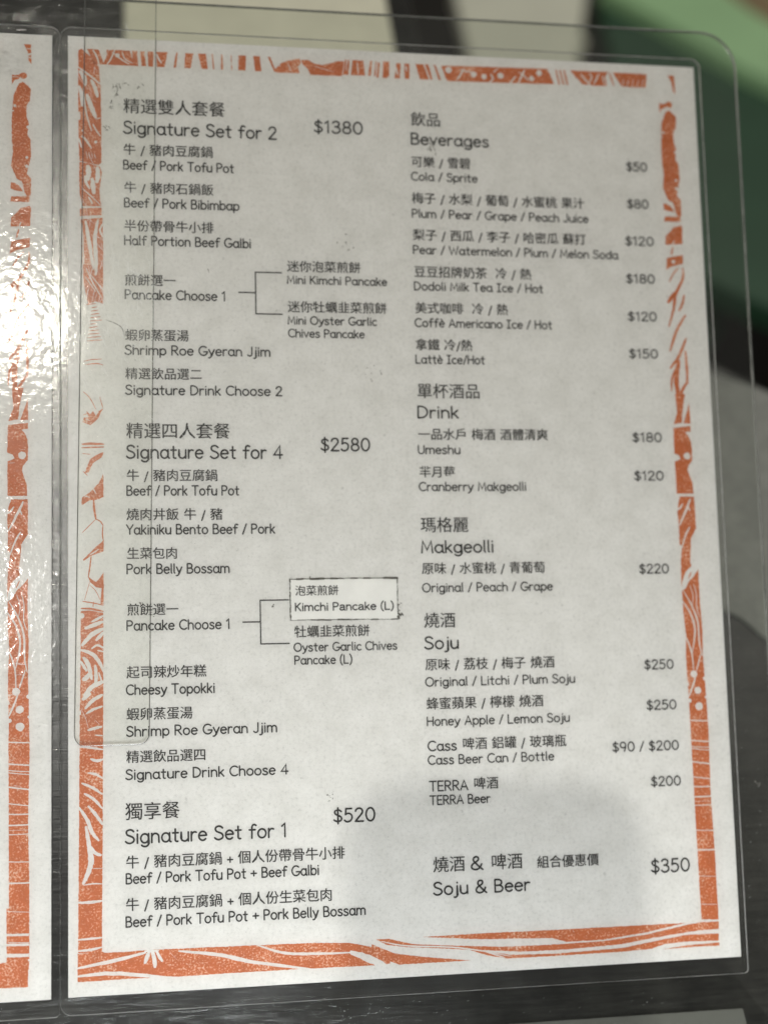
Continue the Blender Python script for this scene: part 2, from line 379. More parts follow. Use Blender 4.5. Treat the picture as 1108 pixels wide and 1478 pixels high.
def font_mesh(ch, off=0.0, res=2):
    key = (ch, off)
    if key in _cjk: return _cjk[key]
    c = bpy.data.curves.new("glyph", 'FONT'); c.body = ch; c.size = 1; c.resolution_u = res; c.offset = off; c.fill_mode = 'FRONT'
    o = bpy.data.objects.new("glyph", c); COL.objects.link(o)
    dg = bpy.context.evaluated_depsgraph_get(); m = bpy.data.meshes.new_from_object(o.evaluated_get(dg))
    r = ([(v.co.x, v.co.y) for v in m.vertices], [tuple(p.vertices) for p in m.polygons])
    bpy.data.objects.remove(o); bpy.data.curves.remove(c); bpy.data.meshes.remove(m)
    _cjk[key] = r; return r
def is_cjk(c): return ord(c) > 0x2E00
SP = 0.155
def adv(c, cap):    # advance in mm for unit em / cap
    if c in GL: return (GL[c][0] + SP) * cap
    return 1.0
def write_line(text, x0, x1, y, kind, size, z=0.10, weight=0.148, parent=None, name="lettering"):
    sh = Sheet()
    if kind == 'I0':                                    # plain sans-serif print on the paste-over label
        v, f = font_mesh(text, 0.004, 3); wx = max(p[0] for p in v) - min(p[0] for p in v); k = (x1 - x0) / wx
        sh.v = [((x0 + p[0] * k) * MM, (y + p[1] * size / 0.69) * MM, z * MM) for p in v]; sh.f = [tuple(q) for q in f]; sh.m = [0] * len(f)
        return sh.build(name, (INK,), parent)
    if kind == 'C':
        units = {' ': .33, '/': .36, '+': .46}
        cj = sum(1.0 if is_cjk(c) else units.get(c, 0) for c in text)
        lat = [c for c in text if not is_cjk(c) and c not in units]
        if lat:
            big = '&' in text; e = 5.2 if big else 4.08; cap = 3.9 if big else 2.95
            kx = (x1 - x0 - cj * e) / sum((GL[c][0] + SP) * cap for c in lat)
        else: e = (x1 - x0) / (cj - 0.05); cap = .70 * e; kx = 1.0
        y0 = y + 0.08 * e; yl = y + (.3 if '&' in text else 0); x = x0 - (0.03 * e if is_cjk(text[0]) else 0)
    else:
        cap = size; nat = sum((GL[c][0] + SP) * cap for c in text) - SP * cap; kx = (x1 - x0) / nat; x = x0; yl = y; e = 0; y0 = y
    w = min(0.56, weight * cap) if cap > 3.3 else weight * 1.05 * max(cap, 2.6)
    zi = 0
    for c in text:
        if is_cjk(c):
            v, f = font_mesh(c); bold = .012 if e < 4.6 else .007
            for dx, dy in ((-bold, .5 * bold), (bold, -.5 * bold)):       # printed twice, a hair apart, for the bolder face
                b = len(sh.v); zi += 1
                sh.v += [((x + (p[0] + dx) * e) * MM, (y0 + (p[1] + dy) * e) * MM, (z + 0.004 * (zi % 4)) * MM) for p in v]
                sh.f += [tuple(i + b for i in q) for q in f]; sh.m += [0] * len(f)
            x += e
        else:
            wd, st = GL[c]; sc = cap; yy = yl
            if kind == 'C' and c in ' /+':
                for s_ in st:
                    zi += 1; sc = .70 * e
                    sh.ribbon([(x + (units[c] * e - wd * sc) / 2 + px * sc, yl + .02 + py * sc) for px, py in s_], w, z + 0.004 * (zi % 7))
                x += units[c] * e; continue
            for s_ in st:
                zi += 1
                sh.ribbon([(x + px * sc * kx, yy + py * sc) for px, py in s_], w, z + 0.004 * (zi % 7))
            x += (wd + SP) * sc * kx
    return sh.build(name, (INK,), parent)

# ------------------------------------------------------------------ print on the page (menu-plane millimetres)
LINES = [
('C', '精選雙人套餐', 17.3, 49.5, 272.1, 5.62),
('L', 'Signature Set for 2', 17.3, 66.0, 265.4, 4.25),
('P', '$1380', 78.4, 94.2, 268.3, 4.35),
('C', '牛 / 豬肉豆腐鍋', 17.2, 45.5, 258.3, 0),
('L', 'Beef / Pork Tofu Pot', 17.2, 52.0, 253.6, 3.08),
('C', '牛 / 豬肉石鍋飯', 17.4, 45.5, 245.8, 0),
('L', 'Beef / Pork Bibimbap', 17.4, 53.5, 241.2, 3.06),
('C', '半份帶骨牛小排', 17.3, 45.4, 233.3, 0),
('L', 'Half Portion Beef Galbi', 17.4, 57.1, 228.9, 3.04),
('C', '煎餅選一', 17.4, 33.3, 215.7, 0),
('L', 'Pancake Choose 1', 17.5, 48.9, 211.4, 3.01),
('C', '迷你泡菜煎餅', 68.7, 92.5, 221.4, 0),
('L', 'Mini Kimchi Pancake', 68.6, 100.9, 217.5, 2.62),
('C', '迷你牡蠣韭菜煎餅', 68.7, 100.7, 208.1, 0),
('L', 'Mini Oyster Garlic', 68.6, 97.2, 204.2, 2.61),
('L', 'Chives Pancake', 68.7, 93.1, 200.0, 2.6),
('C', '蝦卵蒸蛋湯', 17.5, 37.2, 198.0, 0),
('L', 'Shrimp Roe Gyeran Jjim', 17.4, 62.7, 193.6, 2.98),
('C', '精選飲品選二', 17.5, 41.2, 185.7, 0),
('L', 'Signature Drink Choose 2', 17.5, 66.3, 180.9, 2.96),
('C', '精選四人套餐', 17.7, 49.7, 167.0, 0),
('L', 'Signature Set for 4', 17.7, 66.0, 160.8, 4.02),
('P', '$2580', 78.4, 94.0, 163.3, 4.12),
('C', '牛 / 豬肉豆腐鍋', 17.7, 45.7, 153.6, 0),
('L', 'Beef / Pork Tofu Pot', 17.7, 52.2, 149.2, 2.91),
('C', '燒肉丼飯 牛 / 豬', 17.6, 47.1, 141.4, 0),
('L', 'Yakiniku Bento Beef / Pork', 17.6, 63.2, 137.1, 2.9),
('C', '生菜包肉', 17.7, 33.1, 129.4, 0),
('L', 'Pork Belly Bossam', 17.6, 48.9, 124.9, 2.88),
('C', '煎餅選一', 17.6, 33.2, 112.1, 0),
('L', 'Pancake Choose 1', 17.5, 48.9, 107.6, 2.85),
('C', '泡菜煎餅', 69.4, 83.0, 117.3, 0),
('I', 'Kimchi Pancake (L)', 69.3, 100.4, 112.7, 2.33),
('C', '牡蠣韭菜煎餅', 68.8, 92.5, 104.4, 0),
('L', 'Oyster Garlic Chives', 68.6, 101.0, 100.1, 2.47),
('L', 'Pancake (L)', 68.7, 86.7, 96.1, 2.46),
('C', '起司辣炒年糕', 17.4, 41.5, 93.0, 0),
('L', 'Cheesy Topokki', 17.3, 43.9, 88.1, 2.82),
('C', '蝦卵蒸蛋湯', 17.3, 37.2, 80.4, 0),
('L', 'Shrimp Roe Gyeran Jjim', 17.3, 62.8, 75.6, 2.8),
('C', '精選飲品選四', 17.2, 41.1, 67.6, 0),
('L', 'Signature Drink Choose 4', 17.0, 66.0, 62.7, 2.78),
('C', '獨享餐', 16.8, 33.0, 50.7, 0),
('L', 'Signature Set for 1', 16.8, 65.3, 43.8, 3.77),
('P', '$520', 79.9, 92.7, 47.5, 3.88),
('C', '牛 / 豬肉豆腐鍋 + 個人份帶骨牛小排', 16.9, 83.1, 36.4, 0),
('L', 'Beef / Pork Tofu Pot + Beef Galbi', 16.9, 74.9, 32.0, 2.74),
('C', '牛 / 豬肉豆腐鍋 + 個人份生菜包肉', 16.8, 79.0, 24.0, 0),
('L', 'Beef / Pork Tofu Pot + Pork Belly Bossam', 16.8, 89.0, 19.4, 2.72),
('C', '飲品', 110.5, 120.5, 271.9, 0),
('L', 'Beverages', 110.4, 136.5, 265.6, 4.04),
('C', '可樂 / 雪碧', 110.2, 130.2, 257.8, 0),
('L', 'Cola / Sprite', 110.1, 132.2, 253.3, 2.83),
('P', '$50', 184.2, 191.3, 259.3, 3.04),
('C', '梅子 / 水梨 / 葡萄 / 水蜜桃 果汁', 110.1, 168.8, 245.4, 0),
('L', 'Plum / Pear / Grape / Peach Juice', 110.0, 169.8, 240.7, 2.81),
('P', '$80', 183.9, 191.2, 246.3, 3.02),
('C', '梨子 / 西瓜 / 李子 / 哈密瓜 蘇打', 110.1, 168.8, 233.0, 0),
('L', 'Pear / Watermelon / Plum / Melon Soda', 110.0, 179.6, 228.5, 2.8),
('P', '$120', 182.6, 192.4, 233.4, 3.0),
('C', '豆豆招牌奶茶  冷 / 熱', 110.1, 149.5, 220.6, 0),
('L', 'Dodoli Milk Tea Ice / Hot', 110.0, 153.2, 216.3, 2.78),
('P', '$180', 182.3, 192.1, 220.4, 2.98),
('C', '美式咖啡  冷 / 熱', 110.1, 141.1, 208.5, 0),
('L', 'Coffè Americano Ice / Hot', 109.9, 155.8, 204.1, 2.76),
('P', '$120', 182.3, 192.1, 207.5, 2.96),
('C', '拿鐵 冷/熱', 109.9, 128.7, 196.3, 0),
('L', 'Lattè Ice/Hot', 109.8, 132.6, 192.0, 2.74),
('P', '$150', 182.1, 191.9, 194.8, 2.94),
('C', '單杯酒品', 109.9, 130.8, 180.5, 0),
('L', 'Drink', 109.9, 123.2, 174.1, 3.85),
('C', '一品水戶 梅酒 酒體清爽', 109.9, 153.0, 166.9, 0),
('L', 'Umeshu', 109.7, 123.4, 162.4, 2.7),
('P', '$180', 181.9, 191.8, 166.6, 2.9),
('C', '羋月莓', 109.9, 121.6, 154.7, 0),
('L', 'Cranberry Makgeolli', 109.7, 144.9, 150.4, 2.68),
('P', '$120', 181.9, 191.8, 153.8, 2.88),
('C', '瑪格麗', 109.8, 125.4, 137.0, 0),
('L', 'Makgeolli', 109.8, 133.3, 130.5, 3.77),
('C', '原味 / 水蜜桃 / 青葡萄', 109.8, 150.3, 123.6, 0),
('L', 'Original / Peach / Grape', 109.8, 152.4, 118.0, 2.64),
('P', '$220', 182.1, 192.0, 123.1, 2.83),
('C', '燒酒', 110.0, 120.2, 106.6, 0),
('L', 'Soju', 110.0, 120.8, 100.0, 3.71),
('C', '原味 / 荔枝 / 梅子 燒酒', 110.0, 152.2, 93.2, 0),
('L', 'Original / Litchi / Plum Soju', 109.9, 158.6, 88.3, 2.6),
('P', '$250', 182.3, 192.0, 92.0, 2.79),
('C', '蜂蜜蘋果 / 檸檬 燒酒', 110.0, 148.0, 81.0, 0),
('L', 'Honey Apple / Lemon Soju', 110.0, 156.3, 76.0, 2.58),
('P', '$250', 182.4, 192.3, 79.0, 2.77),
('C', 'Cass 啤酒 鋁罐 / 玻璃瓶', 110.1, 155.1, 68.2, 0),
('L', 'Cass Beer Can / Bottle', 110.0, 150.6, 64.0, 2.57),
('P', '$90 / $200', 170.3, 192.4, 66.0, 2.74),
('C', 'TERRA 啤酒', 110.2, 132.4, 55.8, 0),
('L', 'TERRA Beer', 110.2, 129.4, 51.6, 2.55),
('P', '$200', 182.7, 192.5, 54.7, 2.73),
('C', '燒酒 & 啤酒', 110.6, 139.5, 30.9, 0),
('C', '組合優惠價', 143.9, 164.1, 30.7, 0),
('L', 'Soju & Beer', 110.5, 141.2, 24.1, 3.56),
('P', '$350', 181.4, 194.1, 27.6, 3.99),
]
ART = [["P",0,0,[[3.21,292.33],[4.24,292.89],[6.82,290.52],[9.63,287.26],[9.99,281.68],[6.8,284.52],[3.2,286.93]]],
["P",0,0,[[3.2,286.43],[6.8,283.77],[10.17,280.94],[10.33,270.24],[10.38,255.4],[9.54,254.63],[6.74,255.02],[3.49,255.88],[3.18,269.92]]],
["S",1,1.48,[[3.53,285.6],[4.93,283.42],[5.49,280.71]]],
["S",1,1.28,[[3.43,280.61],[4.22,277.41],[4.45,273.7]]],
["S",1,1.08,[[3.33,271.91],[3.42,269.19]]],
["S",1,1.28,[[7.18,282.79],[8.43,280.1],[9.22,276.9]]],
["S",1,1.48,[[5.76,277.98],[7.25,273.58],[8.74,269.92]]],
["S",1,0.54,[[4.74,279.93],[5.61,272.02],[7.33,265.65]]],
["S",1,0.3,[[8.64,269.57],[10.33,270.34]]],
["S",1,0.49,[[7.7,268.14],[8.63,266.2],[10.12,264.04]]],
["D",1,0.49,[[8.62,262.14]]],
["D",1,0.34,[[4.44,265.77]]],
["S",1,0.74,[[4.2,264.04],[5.6,262.61],[7.31,259.97]]],
["S",1,0.59,[[3.41,263.26],[4.2,260.09]]],
["S",1,0.2,[[5.59,258.91],[6.05,256.62]]],
["S",1,0.2,[[6.43,258.75],[6.89,256.65]]],
["S",1,0.2,[[7.26,258.59],[7.72,256.68]]],
["S",1,0.2,[[8.1,258.42],[8.56,256.71]]],
["P",0,0,[[3.49,255.39],[6.74,255.02],[9.81,254.15],[10.46,252.45],[9.75,246.54],[9.97,242.38],[10.43,241.17],[3.94,240.96],[3.48,247.78]]],
["S",1,1.77,[[6.05,254.5],[6.37,252.3],[6.04,249.35]]],
["S",1,1.48,[[9.07,254.12],[9.29,251.43],[8.82,248.71]]],
["S",1,1.48,[[7.43,250.38],[7.75,247.45],[8.02,245.01]]],
["S",1,0.89,[[5.25,251.03],[5.57,248.84],[6.73,246.67]]],
["S",1,0.34,[[4.32,246.84],[6.72,244.72],[10.43,241.17]]],
["S",1,0.59,[[6.26,244.21],[7.64,241.81]]],
["S",1,0.49,[[3.48,244.85],[4.17,240.48]]],
["P",0,0,[[3.71,240.22],[10.43,240.68],[10.42,238.34],[3.7,237.78]]],
["P",0,0,[[3.93,236.82],[10.65,237.37],[10.77,230.94],[10.85,226.08],[10.74,223.17],[10.82,219.3],[10.72,216.4],[10.79,209.65],[8.49,210.32],[6.19,209.56],[4.82,215.3],[4.38,225.91]]],
["S",1,1.18,[[5.41,236.38],[6.0,232.26],[6.92,226.46],[7.83,220.68]]],
["S",1,1.28,[[9.25,236.84],[8.31,230.87],[8.62,223.11],[8.51,218.76]]],
["S",1,0.44,[[4.3,235.61],[4.66,227.03],[4.83,222.05]]],
["S",1,0.59,[[10.88,235.81],[9.85,233.35],[10.86,230.94]]],
["S",1,0.39,[[5.52,221.1],[7.59,216.32],[10.34,211.57]]],
["S",1,0.3,[[5.29,218.2],[8.5,213.45]]],
["S",1,0.34,[[6.67,219.2],[10.81,213.99]]],
["S",0,0.3,[[5.5,209.3],[8.49,209.7]]],
["S",0,0.3,[[7.2,208.28],[8.86,208.65]]],
["S",0,0.3,[[7.06,207.22],[9.22,207.6]]],
["S",0,0.3,[[6.92,206.16],[9.59,206.55]]],
["S",0,0.3,[[6.78,205.11],[9.95,205.5]]],
["S",0,0.3,[[6.64,204.05],[10.32,204.45]]],
["S",0,0.3,[[6.5,202.99],[8.61,203.37]]],
["S",0,0.3,[[6.36,201.94],[8.98,202.32]]],
["S",0,0.3,[[6.22,200.88],[9.34,201.27]]],
["S",0,0.3,[[6.08,199.83],[9.71,200.22]]],
["S",0,0.3,[[5.94,198.78],[10.07,199.18]]],
["S",0,0.3,[[5.8,197.72],[10.44,198.13]]],
["S",0,0.3,[[4.79,191.26],[7.07,191.76],[10.28,192.04]]],
["S",0,0.39,[[5.24,190.17],[8.44,190.59],[10.64,190.14]]],
["S",0,0.3,[[4.59,181.63],[6.59,179.66],[8.41,176.13]]],
["S",0,0.34,[[9.56,180.25],[10.01,178.74],[10.51,176.62]]],
["P",0,0,[[4.44,172.09],[6.8,171.07],[9.08,173.16],[10.69,176.48],[9.32,175.52],[8.4,174.01],[7.58,175.51],[6.76,174.47],[5.44,175.49],[6.21,173.61],[4.67,173.41]]],
["S",1,0.2,[[5.21,173.04],[6.57,172.58]]],
["S",0,0.25,[[4.53,174.21],[6.12,174.93]]],
["S",0,0.79,[[4.06,165.14],[7.01,165.29],[10.88,165.16]]],
["S",0,0.49,[[4.06,164.02],[10.88,164.32]]],
["S",0,0.25,[[4.29,162.24],[6.78,161.96]]],
["P",0,0,[[4.96,156.16],[6.55,160.37],[8.37,161.78],[10.74,162.72],[10.19,161.08],[7.45,159.2],[6.18,156.16]]],
["S",0,0.3,[[4.5,156.75],[5.86,155.35]]],
["P",0,0,[[4.09,148.46],[6.53,150.22],[9.25,153.01],[10.62,155.81],[10.69,148.72],[8.33,147.79],[6.52,147.66],[4.08,146.14]]],
["S",1,0.3,[[4.72,149.06],[6.53,148.59]]],
["S",1,0.3,[[7.44,151.61],[8.34,149.75]]],
["S",0,0.69,[[7.66,148.12],[7.87,144.63],[8.41,141.62]]],
["S",0,0.39,[[8.32,141.85],[9.67,141.14],[10.57,139.75]]],
["S",0,0.25,[[8.32,141.85],[6.51,140.01],[4.16,137.62]]],
["S",0,0.39,[[10.48,139.98],[10.29,137.2],[10.65,134.88]]],
["P",0,0,[[4.37,129.32],[6.49,131.46],[8.3,133.29],[10.65,135.35],[10.64,131.88],[8.29,131.12],[6.49,130.31],[4.69,129.04]]],
["S",1,0.34,[[6.49,130.77],[9.2,132.59]]],
["S",0,0.44,[[6.94,130.76],[6.48,127.09],[6.03,123.88]]],
["P",0,0,[[5.8,124.34],[8.27,122.47],[9.4,123.6],[10.62,125.57],[10.59,115.56],[9.6,115.8],[9.97,120.61],[8.27,120.86],[6.7,122.4]]],
["S",0,0.2,[[6.47,122.72],[4.89,117.02]]],
["S",0,0.2,[[6.47,121.58],[8.26,119.72],[9.6,116.95]]],
["S",0,0.39,[[4.22,116.67],[7.36,116.16],[10.59,115.33]]],
["S",0,0.3,[[7.58,116.52],[7.44,114.92]]],
["S",0,0.64,[[3.77,114.53],[6.9,114.34],[10.58,113.5]]],
["P",0,0,[[3.77,113.75],[6.45,113.89],[10.49,113.05],[10.41,88.89],[10.29,77.96],[3.46,78.17],[3.66,97.05]]],
["S",1,0.79,[[10.71,112.36],[8.69,111.25],[6.89,110.37]]],
["S",1,1.18,[[10.71,110.53],[7.79,109.44],[4.88,108.36]]],
["S",1,1.38,[[10.7,108.34],[7.33,106.72],[3.98,103.15]]],
["S",1,1.08,[[8.22,104.65],[10.7,107.34]]],
["S",1,0.69,[[6.88,102.18],[8.67,103.28],[10.68,102.33]]],
["S",1,0.49,[[8.66,101.69],[10.68,101.2]]],
["S",1,1.18,[[3.53,102.03],[6.87,100.82],[8.88,98.74],[10.75,94.85]]],
["S",1,1.28,[[4.42,99.74],[5.97,97.45],[6.95,92.9]]],
["S",1,0.89,[[3.57,98.63],[4.64,97.02],[5.53,95.42]]],
["S",1,1.48,[[4.32,92.74],[5.3,93.49],[6.64,94.94]]],
["S",1,1.08,[[8.03,97.4],[8.29,94.23],[8.19,90.62]]],
["S",1,0.44,[[9.09,95.11],[10.07,91.92]]],
["S",1,1.48,[[10.65,92.36],[7.3,90.86],[4.62,88.0]]],
["D",1,0.89,[[3.99,112.24]]],
["P",0,0,[[3.44,86.58],[10.35,86.39],[10.22,64.23],[10.03,39.92],[9.76,12.66],[11.26,12.16],[2.87,12.63],[3.15,46.26]]],
["S",1,1.35,[[6.62,88.97],[4.18,86.87]]],
["S",1,1.15,[[10.3,88.38],[7.23,86.6],[4.97,84.19]]],
["S",1,0.81,[[10.23,84.85],[7.53,83.99],[5.27,82.7]]],
["S",1,0.95,[[10.09,78.79],[7.82,78.31],[5.69,77.76]]],
["S",1,0.54,[[3.56,83.8],[3.56,82.38]]],
["S",1,0.41,[[7.94,76.27],[10.26,76.02]]],
["S",1,0.68,[[3.12,72.92],[6.59,72.57],[10.31,71.89]]],
["S",1,0.95,[[6.46,69.26],[8.41,68.58],[10.3,69.0]]],
["S",1,0.74,[[5.72,65.12],[8.09,64.61],[10.22,63.31]]],
["S",1,0.81,[[3.9,62.13],[7.17,60.67],[10.09,58.61]]],
["S",1,0.88,[[4.62,59.06],[7.47,57.31],[10.07,54.34]]],
["S",1,1.02,[[5.77,55.37],[8.06,52.72],[10.06,49.6]]],
["S",1,1.22,[[3.16,55.04],[5.64,51.0],[7.14,47.3],[9.07,44.92]]],
["S",1,1.62,[[5.15,49.5],[6.05,44.02],[6.64,39.16],[5.61,35.3],[4.22,32.36]]],
["S",1,1.08,[[6.05,44.02],[7.73,41.53],[9.79,40.71]]],
["S",1,0.41,[[4.58,32.22],[7.41,32.51],[9.94,32.33]]],
["S",1,0.2,[[7.12,36.91],[9.9,36.9]]],
["S",1,0.88,[[2.77,27.16],[6.49,27.15],[9.93,27.4]]],
["S",1,0.68,[[2.76,16.43],[9.9,16.76]]],
["S",1,0.74,[[2.75,13.23],[6.46,13.38],[9.89,14.02]]],
["P",0,0,[[2.73,12.44],[9.41,12.31],[16.97,12.22],[22.88,12.4],[33.93,12.28],[40.78,12.24],[56.32,11.98],[72.94,11.74],[83.98,11.14],[91.51,9.36],[96.37,7.46],[96.29,4.38],[93.6,4.02],[81.6,4.2],[68.4,4.28],[47.56,4.31],[30.45,4.22],[16.93,4.43],[2.72,4.27]]],
["S",1,1.04,[[2.56,8.24],[12.75,9.8],[22.71,11.74]]],
["S",1,1.13,[[2.56,5.93],[12.74,6.24],[28.75,4.23]]],
["S",1,0.66,[[13.58,5.95],[25.36,4.51],[33.85,3.77]]],
["S",1,1.13,[[32.22,11.63],[44.19,9.87],[54.51,7.18],[71.9,4.08]]],
["S",1,0.85,[[55.89,12.0],[64.12,9.26],[73.76,8.55],[84.8,8.28]]],
["S",1,2.08,[[83.92,8.5],[90.52,5.82],[96.69,2.48]]],
["S",1,1.13,[[23.73,12.35],[22.87,10.23],[22.26,8.43]]],
["S",1,1.23,[[24.4,12.48],[25.06,9.52],[25.3,7.09]]],
["S",1,0.94,[[25.59,12.24],[26.43,10.53],[27.51,8.8]]],
["S",1,0.66,[[22.2,12.1],[26.44,12.03]]],
["P",0,0,[[90.72,10.42],[97.52,7.33],[106.62,5.75],[121.75,3.82],[109.63,3.83],[98.94,3.86],[94.44,5.86],[90.68,8.77]]],
["P",0,0,[[106.6,11.69],[125.33,11.76],[147.28,11.57],[174.98,11.5],[191.77,11.42],[185.73,10.43],[178.09,9.13],[164.08,7.69],[152.4,7.73],[147.71,9.17],[125.27,9.99]]],
["P",0,0,[[92.07,11.8],[96.11,11.67],[103.68,9.71],[117.99,8.43],[132.45,7.34],[147.1,7.13],[164.06,7.29],[178.06,8.43],[191.18,10.64],[196.68,11.36],[203.04,11.33],[202.91,9.01],[196.55,8.95],[181.25,7.45],[170.42,6.05],[151.24,5.41],[137.6,5.58],[116.93,7.51],[101.62,8.94],[95.56,9.86]]],
["P",0,0,[[121.03,7.09],[127.21,6.16],[134.43,4.77],[149.09,4.35],[170.36,4.85],[181.19,6.36],[192.12,7.77],[202.83,7.6],[202.71,5.39],[192.01,5.67],[184.38,5.28],[180.0,4.02],[170.31,3.76],[149.06,3.66],[133.35,3.76],[127.17,4.99]]],
["P",0,0,[[202.89,4.77],[202.84,3.86],[193.0,3.9],[183.76,3.71],[191.95,4.56]]],
["S",1,0.43,[[93.57,11.13],[101.63,9.33],[117.97,7.85],[134.42,4.38]]],
["S",1,0.32,[[126.17,6.22],[132.33,4.11]]],
["P",0,0,[[196.82,73.26],[202.97,73.08],[202.58,52.32],[202.96,32.15],[203.01,11.95],[197.28,12.25],[197.04,37.43],[196.92,60.13]]],
["S",2,0.37,[[196.63,68.78],[199.82,68.42],[203.02,68.17]]],
["S",2,0.26,[[196.64,66.85],[199.77,66.52],[202.92,66.29]]],
["S",2,0.26,[[196.71,66.18],[199.84,65.75],[202.98,65.42]]],
["S",2,0.42,[[196.65,62.02],[199.79,61.48],[202.95,61.04]]],
["S",2,0.31,[[196.76,57.14],[199.88,56.65],[203.01,56.26]]],
["S",2,0.37,[[196.7,54.01],[199.84,53.87],[202.99,53.83]]],
["S",2,0.42,[[196.52,50.73],[199.72,50.71],[202.93,50.79]]],
["S",2,0.1,[[196.66,49.31],[199.69,49.25],[202.73,49.28]]],
["S",2,0.26,[[196.7,48.05],[199.73,48.01],[202.77,48.07]]],
["S",2,0.26,[[196.65,40.2],[199.86,40.02],[203.08,39.93]]],
["S",2,0.42,[[196.59,34.04],[199.82,33.9],[203.06,33.85]]],
["S",2,0.16,[[196.68,25.94],[199.79,25.62],[202.91,25.4]]],
["S",2,0.16,[[196.85,17.08],[199.87,16.83],[202.9,16.68]]],
["P",0,0,[[196.69,129.2],[199.74,129.17],[199.61,126.85],[199.96,125.11],[197.7,121.48],[196.24,117.65],[196.29,123.04]]],
["P",0,0,[[198.85,120.23],[200.56,121.83],[202.31,124.12],[202.23,115.26],[202.46,108.35],[202.61,103.76],[202.35,96.89],[202.52,91.18],[202.67,86.63],[202.76,80.95],[202.96,72.27],[196.8,72.46],[196.86,81.11],[196.57,90.57],[196.59,97.02],[196.96,102.34],[196.4,109.99],[196.38,117.27],[197.5,117.83]]],
["S",1,1.08,[[200.33,125.11],[197.94,122.25],[196.4,117.65]]],
["S",0,0.38,[[199.83,123.38],[198.77,121.08]]],
["S",1,0.58,[[196.71,117.26],[199.43,112.23],[201.16,106.84],[201.39,99.96],[202.17,95.75]]],
["S",1,0.5,[[201.6,96.53],[199.89,91.06]]],
["S",1,0.61,[[196.21,114.01],[198.88,109.56],[200.08,104.19],[198.8,96.97]]],
["S",1,0.54,[[196.87,102.15],[197.92,99.27],[198.64,96.21],[198.9,91.27]]],
["S",1,0.27,[[198.99,119.15],[200.02,115.68],[199.51,112.23]]],
["S",1,0.31,[[200.42,119.33],[201.17,116.05],[201.09,111.44],[202.05,108.36]]],
["D",1,1.19,[[198.95,90.05]]],
["S",1,0.58,[[199.61,89.55],[198.43,86.36],[196.87,82.81]]],
["D",1,1.19,[[200.03,84.73]]],
["D",1,1.31,[[200.15,79.62]]],
["D",1,0.65,[[202.57,88.53]]],
["D",1,0.69,[[196.45,86.78]]],
["D",1,0.46,[[202.72,82.46]]],
["D",1,0.65,[[197.08,81.48]]],
["S",1,0.42,[[196.7,75.16],[203.22,74.78]]],
["P",0,0,[[197.4,182.81],[200.86,182.84],[199.76,177.68],[199.22,172.93],[196.33,172.44],[197.77,176.47]]],
["P",0,0,[[202.08,179.6],[202.25,172.75],[199.83,172.85],[201.03,176.1]]],
["P",0,0,[[196.18,171.25],[202.16,171.92],[202.15,170.1],[200.16,169.85],[201.25,168.59],[202.04,166.62],[202.24,164.26],[202.11,160.33],[200.79,158.56],[200.43,157.18],[200.94,155.22],[201.84,153.07],[202.04,149.27],[196.21,149.29],[196.14,155.62],[196.06,163.46]]],
["D",1,1.19,[[200.47,161.82]]],
["P",1,0,[[195.78,162.75],[197.62,162.09],[198.21,160.91],[197.33,160.4],[195.87,159.85]]],
["P",0,0,[[197.3,148.27],[202.19,148.26],[202.24,143.1],[202.27,137.66],[200.3,134.37],[200.0,130.3],[199.57,126.06],[196.33,126.09],[197.16,131.88],[196.29,132.35],[196.37,138.47],[196.11,142.75],[196.52,145.86]]],
["S",1,0.77,[[200.85,147.6],[199.55,144.68],[196.59,138.66]]],
["S",1,0.61,[[198.08,146.05],[197.1,144.49],[195.93,143.91]]],
["S",1,0.61,[[200.18,138.25],[198.67,135.74],[196.88,131.11]]],
["S",1,0.54,[[199.59,145.45],[200.51,143.5]]],
["P",0,0,[[196.92,236.97],[199.63,239.37],[200.5,240.21],[202.93,240.29],[202.61,234.28],[196.68,233.95]]],
["S",1,0.38,[[199.34,233.86],[199.84,235.5]]],
["S",0,0.61,[[199.22,233.12],[198.53,230.38]]],
["P",0,0,[[196.94,229.32],[202.57,230.45],[202.53,227.44],[198.32,226.32],[196.48,225.18]]],
["D",1,0.65,[[199.12,228.04]]],
["S",0,0.54,[[200.79,225.97],[198.81,223.7],[197.34,221.03]]],
["S",0,1.0,[[202.33,226.01],[202.13,222.15],[199.36,216.83],[198.38,211.57],[196.33,205.51]]],
["S",0,1.31,[[199.4,217.64],[197.76,215.59],[196.42,213.75]]],
["S",0,0.85,[[202.42,216.7],[201.59,213.65],[200.21,211.01]]],
["S",0,0.92,[[202.55,209.84],[199.11,204.35],[196.3,197.1]]],
["S",0,1.0,[[202.29,201.8],[199.39,195.55],[196.08,191.32]]],
["S",0,0.92,[[201.77,197.58],[201.97,191.19],[201.85,186.01]]],
["S",0,1.0,[[202.04,187.21],[199.56,183.2],[198.58,180.1]]],
["S",0,1.69,[[199.33,194.35],[198.09,187.96],[198.58,180.1]]],
["S",0,0.69,[[198.3,191.94],[196.61,187.94],[196.21,183.57]]],
["P",0,0,[[200.52,293.65],[202.72,293.67],[202.83,290.11],[202.92,287.11],[202.13,288.2],[201.75,291.32]]],
["P",0,0,[[196.93,283.57],[198.39,283.31],[199.98,284.05],[199.17,282.22],[197.66,281.52],[196.96,280.04]]],
["D",0,1.08,[[200.49,283.23]]],
["P",0,0,[[199.08,280.55],[200.25,281.22],[201.39,280.44],[202.78,278.84],[202.46,275.08],[201.44,273.37],[201.46,269.64],[202.19,267.6],[201.7,263.86],[202.75,262.24],[202.88,256.88],[202.33,254.39],[201.53,251.08],[202.92,249.69],[202.83,244.15],[201.77,243.7],[200.99,244.91],[200.14,248.57],[198.44,249.53],[196.74,253.78],[197.39,258.33],[196.98,261.61],[196.94,269.04],[197.41,276.52]]],
